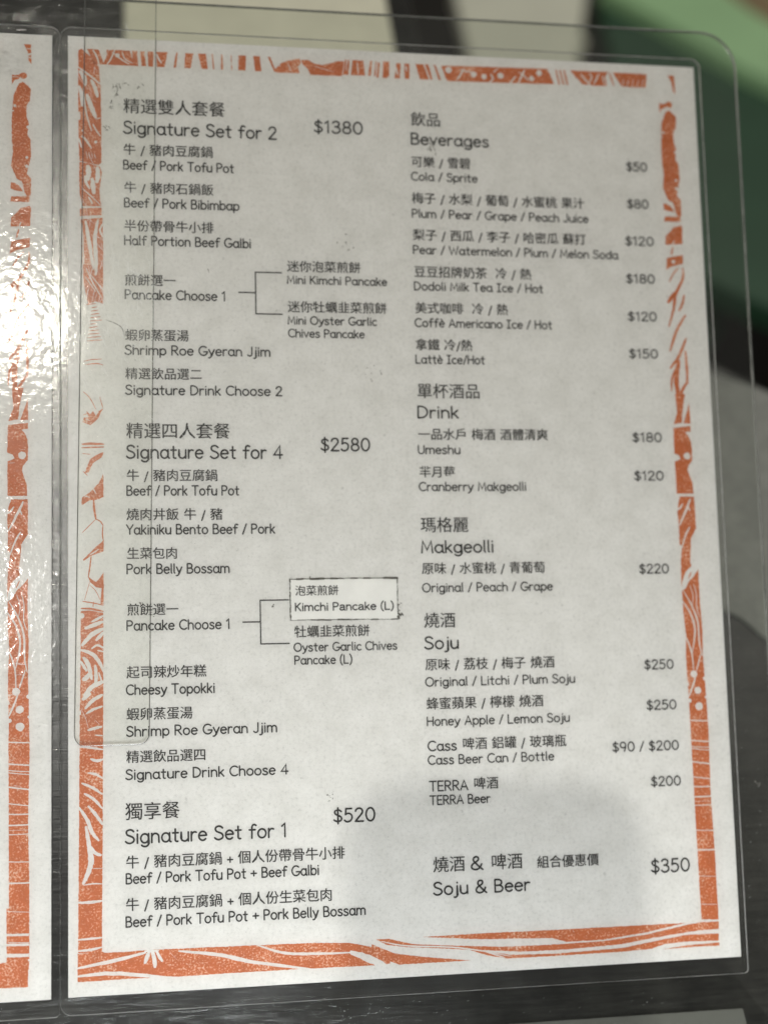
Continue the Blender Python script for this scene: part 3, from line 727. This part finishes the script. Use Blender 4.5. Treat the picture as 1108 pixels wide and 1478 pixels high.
["P",0,0,[[196.71,248.25],[197.82,248.08],[199.24,247.31],[200.48,245.38],[198.32,245.64],[196.69,246.2]]],
["P",0,0,[[196.89,243.63],[202.49,243.89],[202.39,242.0],[196.68,241.99]]],
["P",0,0,[[197.24,236.83],[199.69,239.96],[202.57,240.78],[202.66,236.99]]],
["D",1,0.46,[[202.03,272.57]]],
["D",1,0.54,[[201.91,266.35]]],
["D",1,0.46,[[201.6,256.43]]],
["D",1,0.54,[[201.66,253.55]]],
["D",1,0.46,[[197.87,273.22]]],
["D",1,0.27,[[197.36,271.54]]],
["P",0,0,[[5.91,292.91],[9.6,292.94],[11.3,287.95],[8.24,287.93]]],
["P",0,0,[[12.94,292.97],[19.47,293.01],[20.89,288.0],[10.94,287.95]]],
["S",1,0.57,[[7.71,292.78],[9.14,290.16],[9.68,287.69]]],
["S",1,0.47,[[14.75,293.35],[13.38,289.9],[12.02,287.81]]],
["S",1,0.47,[[13.84,292.33],[16.55,290.07],[19.26,288.37]]],
["D",1,0.75,[[15.47,291.26]]],
["S",1,0.38,[[17.01,292.5],[17.91,290.14],[20.35,288.82]]],
["S",1,0.47,[[11.14,293.15],[12.21,291.28]]],
["P",0,0,[[12.04,292.96],[12.76,292.96],[12.38,287.96],[11.84,287.95]]],
["P",0,0,[[20.1,293.02],[21.65,293.03],[21.98,288.01],[20.35,288.0]]],
["P",0,0,[[22.65,293.04],[24.02,293.05],[24.53,288.03],[23.08,288.02]]],
["P",0,0,[[25.02,293.06],[26.85,293.07],[26.72,288.04],[25.26,288.03]]],
["P",0,0,[[27.67,293.08],[31.33,293.1],[30.38,288.06],[28.0,288.04]]],
["P",0,0,[[34.09,293.12],[34.55,293.13],[34.04,288.08],[33.12,288.07]]],
["P",0,0,[[37.03,293.15],[39.61,293.17],[38.64,288.1],[36.61,288.09]]],
["P",0,0,[[41.09,293.18],[43.58,293.2],[44.17,288.14],[42.14,288.12]]],
["P",0,0,[[45.43,293.21],[45.8,293.21],[46.3,288.15],[45.84,288.15]]],
["P",0,0,[[48.49,293.23],[48.87,293.23],[49.17,288.16],[48.43,288.16]]],
["P",0,0,[[51.65,293.26],[51.84,293.26],[52.05,288.18],[51.77,288.18]]],
["P",0,0,[[54.08,293.27],[56.6,293.29],[56.33,288.2],[54.0,288.19]]],
["P",0,0,[[58.93,293.31],[60.99,293.33],[61.47,288.23],[59.42,288.22]]],
["P",0,0,[[63.62,293.35],[64.37,293.35],[66.35,288.26],[65.6,288.26]]],
["S",1,0.57,[[27.49,292.86],[28.57,290.69],[29.47,289.28]]],
["S",1,0.28,[[24.01,292.29],[24.72,289.04]]],
["P",0,0,[[65.61,288.67],[67.81,291.24],[70.19,292.34],[73.98,293.23],[74.52,291.78],[73.55,290.35],[73.89,288.21],[66.53,288.04]]],
["P",0,0,[[74.45,292.76],[76.82,292.88],[78.69,291.79],[81.53,291.35],[83.93,292.06],[86.33,292.88],[88.82,293.1],[87.93,287.92],[77.47,287.79],[76.57,289.91],[75.08,291.22]]],
["P",0,0,[[89.02,293.54],[89.59,293.54],[89.09,288.39],[88.33,288.38]]],
["P",0,0,[[89.98,293.54],[90.55,293.55],[90.05,288.39],[89.09,288.39]]],
["P",0,0,[[91.6,293.56],[95.15,293.58],[95.6,288.43],[90.81,288.4]]],
["P",0,0,[[97.37,293.6],[98.04,293.6],[97.52,288.44],[96.56,288.43]]],
["P",0,0,[[99.2,293.61],[99.58,293.62],[99.06,288.45],[98.68,288.44]]],
["P",0,0,[[101.7,293.63],[103.83,293.65],[103.69,288.47],[101.57,288.46]]],
["S",1,0.38,[[93.03,293.02],[93.4,288.58]]],
["S",1,0.38,[[64.54,292.44],[67.8,290.26]]],
["S",1,0.28,[[70.17,291.36],[71.06,288.65]]],
["S",1,0.19,[[78.67,290.81],[85.29,289.17]]],
["P",0,0,[[99.95,293.21],[100.72,293.22],[100.01,287.95],[99.43,287.94]]],
["P",0,0,[[101.88,293.22],[103.62,293.24],[103.09,287.98],[101.36,287.96]]],
["P",0,0,[[106.14,293.26],[107.69,293.27],[107.15,288.02],[105.41,288.0]]],
["P",0,0,[[108.85,293.28],[110.6,293.3],[110.45,288.05],[108.9,288.04]]],
["P",0,0,[[112.64,293.32],[115.27,293.34],[117.06,288.12],[113.95,288.09]]],
["P",0,0,[[115.86,293.34],[117.03,293.35],[118.23,288.13],[117.65,288.13]]],
["P",0,0,[[118.79,293.37],[119.37,293.37],[121.16,288.16],[120.38,288.15]]],
["S",1,0.57,[[105.91,291.87],[106.61,289.22]]],
["S",1,0.47,[[109.41,292.55],[109.55,290.56]]],
["P",0,0,[[121.32,293.15],[128.0,293.39],[157.85,293.89],[158.95,291.51],[160.04,288.63],[145.63,288.33],[123.11,287.94]]],
["D",1,1.13,[[123.73,291.77]]],
["D",1,1.04,[[132.34,290.7]]],
["D",1,0.94,[[135.87,290.07]]],
["D",1,1.13,[[141.54,290.65]]],
["D",1,1.04,[[154.97,292.22]]],
["D",1,0.94,[[152.28,290.17]]],
["S",1,0.57,[[129.16,292.74],[127.9,290.48],[126.46,288.4]]],
["S",1,0.47,[[127.57,292.26],[129.71,291.57],[132.37,291.5]]],
["S",1,0.57,[[137.99,291.18],[138.92,289.51],[137.69,288.15]]],
["S",1,0.66,[[150.0,293.19],[148.92,291.01],[147.62,288.43]]],
["S",1,0.47,[[147.77,292.27],[149.72,291.05],[151.15,289.41]]],
["S",1,0.57,[[146.92,290.81],[144.62,288.08]]],
["S",1,0.38,[[140.84,293.13],[139.0,291.63]]],
["P",0,0,[[160.66,293.72],[161.16,293.72],[162.15,288.57],[161.65,288.57]]],
["P",0,0,[[162.07,293.73],[162.57,293.73],[163.66,288.59],[163.06,288.58]]],
["P",0,0,[[163.48,293.74],[163.98,293.75],[165.08,288.6],[164.47,288.6]]],
["P",0,0,[[165.9,293.78],[169.44,293.76],[179.31,293.84],[178.0,291.94],[178.67,288.91],[174.8,288.73],[169.95,289.1],[167.82,291.44]]],
["S",1,0.57,[[169.5,292.74],[171.32,290.39],[172.98,288.84]]],
["S",1,0.57,[[176.01,293.07],[174.01,289.3]]],
["S",1,0.47,[[172.47,293.3],[173.41,291.72],[172.3,289.63]]],
["S",1,0.38,[[177.2,292.41],[177.87,289.08]]],
["S",0,0.47,[[179.71,293.66],[181.12,289.03]]],
["P",0,0,[[180.94,293.82],[193.04,293.71],[192.73,291.64],[192.39,288.96],[183.98,288.86],[182.07,291.73]]],
["S",1,0.28,[[184.71,291.45],[183.97,288.76]]],
["S",1,0.28,[[186.46,291.54],[185.72,288.85]]],
["S",1,0.28,[[188.21,291.62],[187.46,288.93]]],
["S",1,0.28,[[189.96,291.71],[189.21,289.01]]],
["S",1,0.28,[[191.71,291.8],[190.96,289.1]]]]
BR1 = (52.94, 58.45, 66.99, 214.25, 220.96, 207.36)
BR2 = (52.73, 58.31, 67.28, 109.48, 116.15, 102.63)
STK = (67.69, 101.62, 109.82, 122.61)
CORNER = [('P', 0, 0, [(196.43, 26.68), (202.78, 26.36), (202.69, 17.74), (202.68, 3.93), (193.55, 4.1), (163.07, 5.66), (163.0, 11.34), (194.59, 10.05), (196.56, 10.05)]), ('S', 2, 0.7, [(196.36, 19.16), (199.63, 19.04), (202.91, 18.97)]), ('S', 2, 0.75, [(196.37, 16.32), (199.64, 16.19), (202.91, 16.12)]), ('S', 2, 1.0, [(196.39, 13.26), (199.65, 13.13), (202.92, 13.06)])]
BLOTS = [(15.0, 280.4, 1.3, 16, 1.6), (15.0, 277.9, 0.9, 10, 1), (13.3, 274.4, 0.9, 12, 2.2), (21.9, 280.7, 0.7, 6, 0.5), (17.6, 282.0, 1.8, 8, 0.4), (12.1, 267.8, 1.2, 10, 1.5), (101.9, 111.4, 1.0, 12, 1.5), (102.6, 114.1, 0.8, 8, 1), (62.5, 114.7, 0.8, 8, 1), (74.6, 122.7, 1, 8, 1), (25.2, 112.7, 1.2, 10, 1.2), (22.1, 116.0, 0.8, 6, 1), (218.9, 54.4, 1, 8, 1), (79.7, 55.2, 2, 12, 1), (116.6, 264.2, 0.6, 12, 1.5), (117.8, 266.6, 0.5, 10, 1), (88.1, 231.6, 3, 12, 1), (96.1, 188.3, 3, 12, 1)]
CREASES = [[(11.5, 204.5), (14.1, 203.6), (16.4, 202.1), (17.3, 199.2)], [(23.1, 282.3), (23.3, 281.9), (23.8, 281.4)], [(15.0, 281.5), (15.5, 279.7), (14.6, 277.8)], [(43.4, 221.7), (43.8, 220.4)], [(114.8, 267.7), (116.7, 266.1), (118.2, 264.0), (118.6, 261.9)]]
# ------------------------------------------------------------------ the place
# table with a clipped, rounded corner; the floor and seats far below beyond it
def arc_pts(cx, cy, r, a0, a1, n=14): return [(cx + r * math.cos(R(a0 + (a1 - a0) * i / n)), cy + r * math.sin(R(a0 + (a1 - a0) * i / n))) for i in range(n + 1)]
tb = [(-700, -500), (330, -500)] + arc_pts(235, 190, 95, 0, 42) + arc_pts(235, 380, 60, 225, 180)[1:] + [(172, 420), (168, 900), (-700, 900)]
v, f, mi = slab(tb, -38, -8, 2.5)
tag(new_obj("tabletop", mesh_from("tabletop", v, f), None, (TABLE,)), "dark grey streaked tabletop under the two laminated menu sheets", kind="structure")
tag(new_obj("floor", mesh_from("floor", [(-4, -3, -.74), (5, -3, -.74), (5, 6, -.74), (-4, 6, -.74)], [(0, 1, 2, 3)]), None, (FLOOR,)), "dark brown floor far below the table edge", kind="structure")

reflection_pts = [(60, 130)] + smooth([(60, 130), (80, 138), (200, 152), (246, 142), (262, 127), (285, 112)], 6)[1:] + [(326, 120)] + [(x - 3, y) for x, y in arc_pts(235, 190, 95, 0, 42)] + [(276, 266), (150, 330), (60, 345)]  # grey shape laid on the tabletop to stand for the ceiling's reflection
v, f, mi = slab(reflection_pts, -8, -6.9, 0.3)
tag(new_obj("ceiling_reflection", mesh_from("ceiling_reflection", v, f), None, (REFLECTION,)), "mid grey patch with a curved edge, painted reflection of the ceiling on the table beneath the menus", "painted reflection")

v, f, mi = slab(rounded(60, -120, 213.2, -11.2, (3, 3, .5, 3)), -8, -7.3, 0.1)
tag(new_obj("paper_card", mesh_from("paper_card", v, f), None, (CARD,)), "pale grey card lying on the table below the clear backing sheet", "card")

# cream box with a lid, behind the top of the menu
b = empty("cream_box", Matrix.Translation((0.0, 0.0, -0.008)))
tag(b, "cream plastic box with a lid, behind the top edge of the menu sheet", "box")
v, f, mi = slab(rounded(20, 440, 146, 610, (6,) * 4), 0, 24, 1.5); new_obj("box_body", mesh_from("box_body", v, f, smooth=False), b, (CREAM,))
v, f, mi = slab(rounded(18, 438, 148, 612, (7,) * 4), 24.6, 31, 1.5); new_obj("box_lid", mesh_from("box_lid", v, f), b, (CREAM,))

# pale stool beyond the table
def legs(parent, x0, y0, x1, y1, top, m, r=13):
    for (x, y, dx, dy) in ((x0, y0, -20, -20), (x1, y0, 20, -20), (x0, y1, -20, 20), (x1, y1, 20, 20)):
        n = 10; vv = []; ff = []
        for k, (zz, rr, ox, oy) in enumerate(((-740, r * .8, dx, dy), (top, r, 0, 0))):
            vv += [((x + ox + rr * math.cos(2 * math.pi * i / n)) * MM, (y + oy + rr * math.sin(2 * math.pi * i / n)) * MM, zz * MM) for i in range(n)]
        ff = [(i, (i + 1) % n, n + (i + 1) % n, n + i) for i in range(n)] + [tuple(reversed(range(n))), tuple(range(n, 2 * n))]
        new_obj("leg", mesh_from("leg", vv, ff), parent, (m,))
b = empty("stool"); tag(b, "pale cream stool seat far beyond the menu, next to the dark gap", "stool")
v, f, mi = slab([(313, 700), (392, 840), (438, 1005), (470, 1180), (330, 1180), (312, 1000)], -318, -300, 3); new_obj("seat", mesh_from("seat", v, f), b, (PALE,))
legs(b, 392, 960, 420, 1130, -318, PALE)

# green chair: dark seat pan with a broad light-green rim, brown crate behind
b = empty("plastic_chair"); tag(b, "green plastic chair with a pale green rim, blurred at the upper right", "chair")
rim_in = [(452, 1010), (505, 955), (560, 898), (620, 850), (760, 800)]
rim_out = [(880, 905), (700, 915), (628, 942), (590, 985), (560, 1030), (500, 1120)]
v, f, mi = slab([(x, y) for x, y in (rim_in + rim_out)][::1], -322, -292, 4); new_obj("rim", mesh_from("rim", v, f), b, (GREEN_L,))
pan = [(455, 650), (500, 616), (560, 585), (760, 560), (860, 640), (880, 800), (762, 799), (619, 848), (559, 896), (504, 953), (451, 1008), (445, 900)]
v, f, mi = slab(pan, -330, -306, 3); new_obj("seat", mesh_from("seat", v, f), b, (GREEN_D,))
legs(b, 500, 680, 800, 900, -330, GREEN_D, 16)
b = empty("wooden_bench"); tag(b, "brown wooden bench behind the pale green chair rim, top right corner", "bench")
v, f, mi = slab([(575, 1035), (640, 955), (900, 920), (960, 1300), (600, 1300)], -350, -325, 4); new_obj("seat", mesh_from("seat", v, f), b, (BROWN,))
legs(b, 680, 1020, 880, 1240, -350, BROWN)

# ---- clear acrylic backing sheet that carries both menus
b = empty("backing_sheet", TILT); tag(b, "clear plastic backing sheet with rounded corners, under both laminated menus", "plastic sheet")
o_pts = rounded(-232, -26.0, 226.3, 311.0, (11, 11, 13, 11), 10)
v, f, mi = slab(o_pts, -2.9, -1.3, 0.35)
new_obj("sheet_body", mesh_from("sheet_body", v, f, mi), b, (BOARD, BOARD_E))
def scratches(parent, boxes, z, n, lmin, lmax, wd, ang=None, seed=3, name="scratches", m=SCRATCH):
    rnd = random.Random(seed); sh = Sheet()
    for i in range(n):
        x0, y0, x1, y1 = boxes[i % len(boxes)]
        x = rnd.uniform(x0, x1); y = rnd.uniform(y0, y1); l = rnd.uniform(lmin, lmax); a = R(rnd.gauss(ang, 14) if ang is not None else rnd.uniform(0, 180))
        dx, dy = math.cos(a) * l / 2, math.sin(a) * l / 2; cv = rnd.uniform(-.12, .12) * l
        sh.ribbon(smooth([(x - dx, y - dy), (x - dy / l * cv, y + dx / l * cv), (x + dx, y + dy)], 4), wd * rnd.uniform(.5, 1.3), z, taper=True)
    return tag(sh.build(name, (m,), parent), kind="stuff")
scratches(b, [(100, -18.5, 224, -6.5), (0, -18.5, 120, -6.5), (214, 0, 224, 120)], -1.27, 110, .10, .7, .09, 25, 5, 'dust', DUST)

# ---- menu sheets
def pouch(parent, mat, x0=-2.2, x1=212.2, y0=-5.2, y1=300.0):
    v, f, mi = slab(rounded(x0, y0, x1, y1, (3.4, 1.4, 3.4, 3.4)), -0.45, 0.42, 0.12)
    return new_obj("laminate_pouch", mesh_from("laminate_pouch", v, f, mi), parent, (mat, FILM_E))
def paper(parent):
    v, f, mi = slab([(0, 0), (210, 0), (210, 297), (0, 297)], -0.18, 0.0)
    return new_obj("paper", mesh_from("paper", v, f), parent, (PAPER,))

def border_mesh(art):
    sh = Sheet(); rnd = random.Random(2)
    for k, (typ, lv, w, pts) in enumerate(art):
        z = 0.02 + 0.02 * lv + 0.0004 * (k % 40)
        if typ == 'P':
            out = []; n = len(pts)                                     # hand-cut edge: subdivide and roughen
            for i in range(n):
                a, c = pts[i], pts[(i + 1) % n]; l = math.hypot(c[0] - a[0], c[1] - a[1]); m = max(1, int(l / 0.55))
                for j in range(m):
                    t = j / m; q = 0.07 if l > 1 else 0.02
                    out.append((a[0] + (c[0] - a[0]) * t + rnd.uniform(-q, q), a[1] + (c[1] - a[1]) * t + rnd.uniform(-q, q)))
            sh.poly(out, z, 0 if lv in (0,) else 1)
        elif typ == 'S':
            q = smooth(pts, 7) if len(pts) > 2 else [tuple(pts[0][j] + (pts[1][j] - pts[0][j]) * i / 5 for j in (0, 1)) for i in range(6)]
            sh.ribbon(q, w, z, 0 if lv == 0 else 1, taper=(lv != 2), jit=0.16, cap=0)
        else: sh.disc(pts[0][0], pts[0][1], w, z, 0 if lv == 0 else 1)
    return mesh_from("border_print", sh.v, sh.f, sh.m)
bmesh_art = border_mesh(ART)
# the left sheet carries the same woodcut but its lower right corner is a plain block
ART_B = [a for a in ART if not (min(p[0] for p in a[3]) > 95 and max(p[1] for p in a[3]) < 14.5)] + CORNER

page = empty("menu_sheet", TILT)
tag(page, "laminated menu sheet with an orange woodcut border, full of Chinese and English dishes and prices", "menu", "laminated menus side by side")
pp = paper(page)
new_obj("border_print", bmesh_art, pp, (ORANGE, PAPER))
for kind, text, x0, x1, y, size in LINES:
    if 'Kimchi Pancake (L)' in text or (text == "泡菜煎餅" and x0 > 60): continue
    if kind == 'P' and size > 3.5: size = 3.95
    elif kind == 'P': size = 2.85
    elif kind == 'L': size = 4.0 if size > 3.4 and x0 < 60 else (3.75 if size > 3.4 else (2.9 if x0 < 60 else (2.55 if x0 < 105 else 2.68)))
    write_line(text, x0, x1, y, kind, size, parent=pp)
def bracket(px, xm, x2, yc, yt, yb):
    sh = Sheet()
    sh.ribbon([(px, yc), (xm, yc)], .40, .10, cap=0); sh.ribbon([(xm, yt + .18), (xm, yb - .18)], .40, .104, cap=0)
    sh.ribbon([(xm, yt), (x2, yt)], .40, .108, cap=0); sh.ribbon([(xm, yb), (x2, yb)], .40, .112, cap=0)
    sh.build("bracket_line", (INK,), pp)
bracket(*BR1); bracket(*BR2)

# paste-over label
st = empty("price_sticker"); st.parent = page
bpy.data.objects.remove(st)
x0, x1, y0, y1 = STK
stk_pts = []
rnd = random.Random(4)
for (a, c) in (((x0, y0), (x1, y0 - .25)), ((x1, y0 - .25), (x1 + .1, y1)), ((x1 + .1, y1), (x0, y1)), ((x0, y1), (x0, y0))):
    for i in range(16):
        t = i / 16; stk_pts.append((a[0] + (c[0] - a[0]) * t + rnd.uniform(-.05, .05), a[1] + (c[1] - a[1]) * t + rnd.uniform(-.05, .05)))
v, f, mi = slab(stk_pts, 0.0, 0.16)
stk = new_obj("sticker", mesh_from("sticker", v, f), page, (STICKER,)); stk["label"] = "cream paste-over sticker with grimy edges reading Kimchi Pancake (L)"
sh = Sheet()
n = len(stk_pts)
for i in range(n):
    a, c = stk_pts[i], stk_pts[(i + 1) % n]
    side = i // 16; base = (.36, .28, .50, .32)[side]
    wv = base * rnd.uniform(.35, 1.5)
    sh.ribbon([(a[0], a[1]), ((a[0] + c[0]) / 2 + rnd.uniform(-.06, .06), (a[1] + c[1]) / 2 + rnd.uniform(-.06, .06)), (c[0], c[1])], wv, .175 + .0006 * (i % 9), cap=4)
cx, cy = x1 + .2, y0 + .5
for p in [(0, 0, .45), (.7, .5, .35), (1.2, .75, .28), (.2, -.5, .3), (.3, .9, .28), (1.45, .5, .2)]: sh.disc(cx + p[0], cy + p[1], p[2], .19 + p[2] * .01, jit=.35, n=10)
sh.build("grime", (STK_EDGE,), stk)
write_line("泡菜煎餅", 69.3, 82.9, 117.4, 'C', 0, z=.20, parent=stk)
write_line("Kimchi Pαncαke (L)", 69.2, 100.3, 112.7, 'L', 2.36, z=.20, parent=stk)

# smudges and a hair-like crease in the print
sh = Sheet(); rnd = random.Random(11)
def blot(px, py, r, n, el=1.0):
    for i in range(n):
        a = rnd.uniform(0, 6.28); d = rnd.random() ** .6 * r
        sh.disc(px + math.cos(a) * d, py + math.sin(a) * d * el, rnd.uniform(.07, .26), .055 + .0005 * (len(sh.f) % 30), jit=.5, n=7)
for bx in BLOTS: blot(*bx)
for cr in CREASES: sh.ribbon(smooth(cr, 5), .22, .075, taper=True, jit=.5)
for i in range(260):
    sh.disc(rnd.uniform(12, 195), rnd.uniform(8, 285), rnd.uniform(.04, .11), .05, jit=.4, n=6)
tag(sh.build("smudges", (SMUDGE,), pp), kind="stuff")
pouch(page, FILM)
scratches(page, [(5, 200, 30, 290), (20, 120, 80, 280), (2, 60, 40, 200), (0, 0, 205, 40)], 0.47, 70, .5, 3.5, .07, 130, 9)

# ---- second sheet at the left, same print
page2 = empty("menu_sheet", TILT @ Matrix.Translation((-0.2149, -0.0002, 0)))
tag(page2, "laminated menu sheet cut off at the left, its rippled film glaring white under the lamp", "menu", "laminated menus side by side")
pp2 = paper(page2)
new_obj("border_print", border_mesh(ART_B), pp2, (ORANGE, PAPER)).location.x = 0.0007
pouch(page2, FILM_B, x1=212.4)
scratches(page2, [(185, 90, 209, 210), (190, 60, 210, 150)], 0.47, 60, .8, 4, .08, 2, 19)
# scuffed-off ink at the top corner of the left sheet
sh = Sheet(); rnd = random.Random(21)
for i in range(70):
    px, py = rnd.gauss(197, 3.5), rnd.gauss(288, 3.0)
    if px > 204.5 and py > 283: continue
    sh.ribbon([(px - rnd.uniform(.5, 2), py), (px, py + rnd.uniform(-.3, .3)), (px + rnd.uniform(.5, 2), py + rnd.uniform(-.3, .3))], rnd.uniform(.15, .6), .12 + .0008 * (i % 20), taper=True, jit=.4)
tag(sh.build("scuffs", (PAPER,), pp2), kind="stuff")

# ---- narrow clear strip lying over the left margin
b = empty("plastic_strip", TILT); tag(b, "narrow scratched clear plastic strip with rounded corners over the menu's left margin", "plastic strip")
spts = []
base = rounded(0, 0, 1, 1, (0, 0, 0, 0))
left = lambda y: 1.7 + (y - 73.4) * (5.3 - 1.7) / 237.0
right = lambda y: 24.1 + (y - 73.4) * (27.9 - 24.1) / 237.0
yb, yt2, rc = 73.0, 345.0, 3.4
spts += [(left(yb + rc) + rc + rc * math.cos(R(a)), yb + rc + rc * math.sin(R(a))) for a in range(180, 271, 15)]
spts += [(right(yb + rc) - rc + rc * math.cos(R(a)), yb + rc + rc * math.sin(R(a))) for a in range(270, 361, 15)]
spts += [(right(yt2), yt2), (left(yt2), yt2)]
v, f, mi = slab(spts, 0.5, 1.5, 0.22)
new_obj("strip_body", mesh_from("strip_body", v, f, mi), b, (STRIP, STRIP_E))
scratches(b, [(3, 80, 25, 300), (4, 180, 26, 290), (4, 180, 26, 250)], 1.53, 170, .8, 6.5, .075, 118, 29)
scratches(b, [(2, 188, 27, 240), (2, 195, 27, 225)], 1.54, 210, .8, 6.5, .055, 86, 31)

# ---- the phone that takes the picture: its shadow and reflection fall on the lower right of the menu
CM = cam.matrix_world.copy()
b = empty("smartphone", CM); tag(b, "dark smartphone held above the menu, seen only as its soft shadow on the lower right", "phone")
v, f, mi = slab(rounded(-16, -132, 60, 18, (18,) * 4), 2.5, 10.5, 1.2)
PHONE = m_flat("dark_phone", (0.02, 0.02, 0.022), 0.3)
new_obj("phone_body", mesh_from("phone_body", v, f), b, (PHONE,))
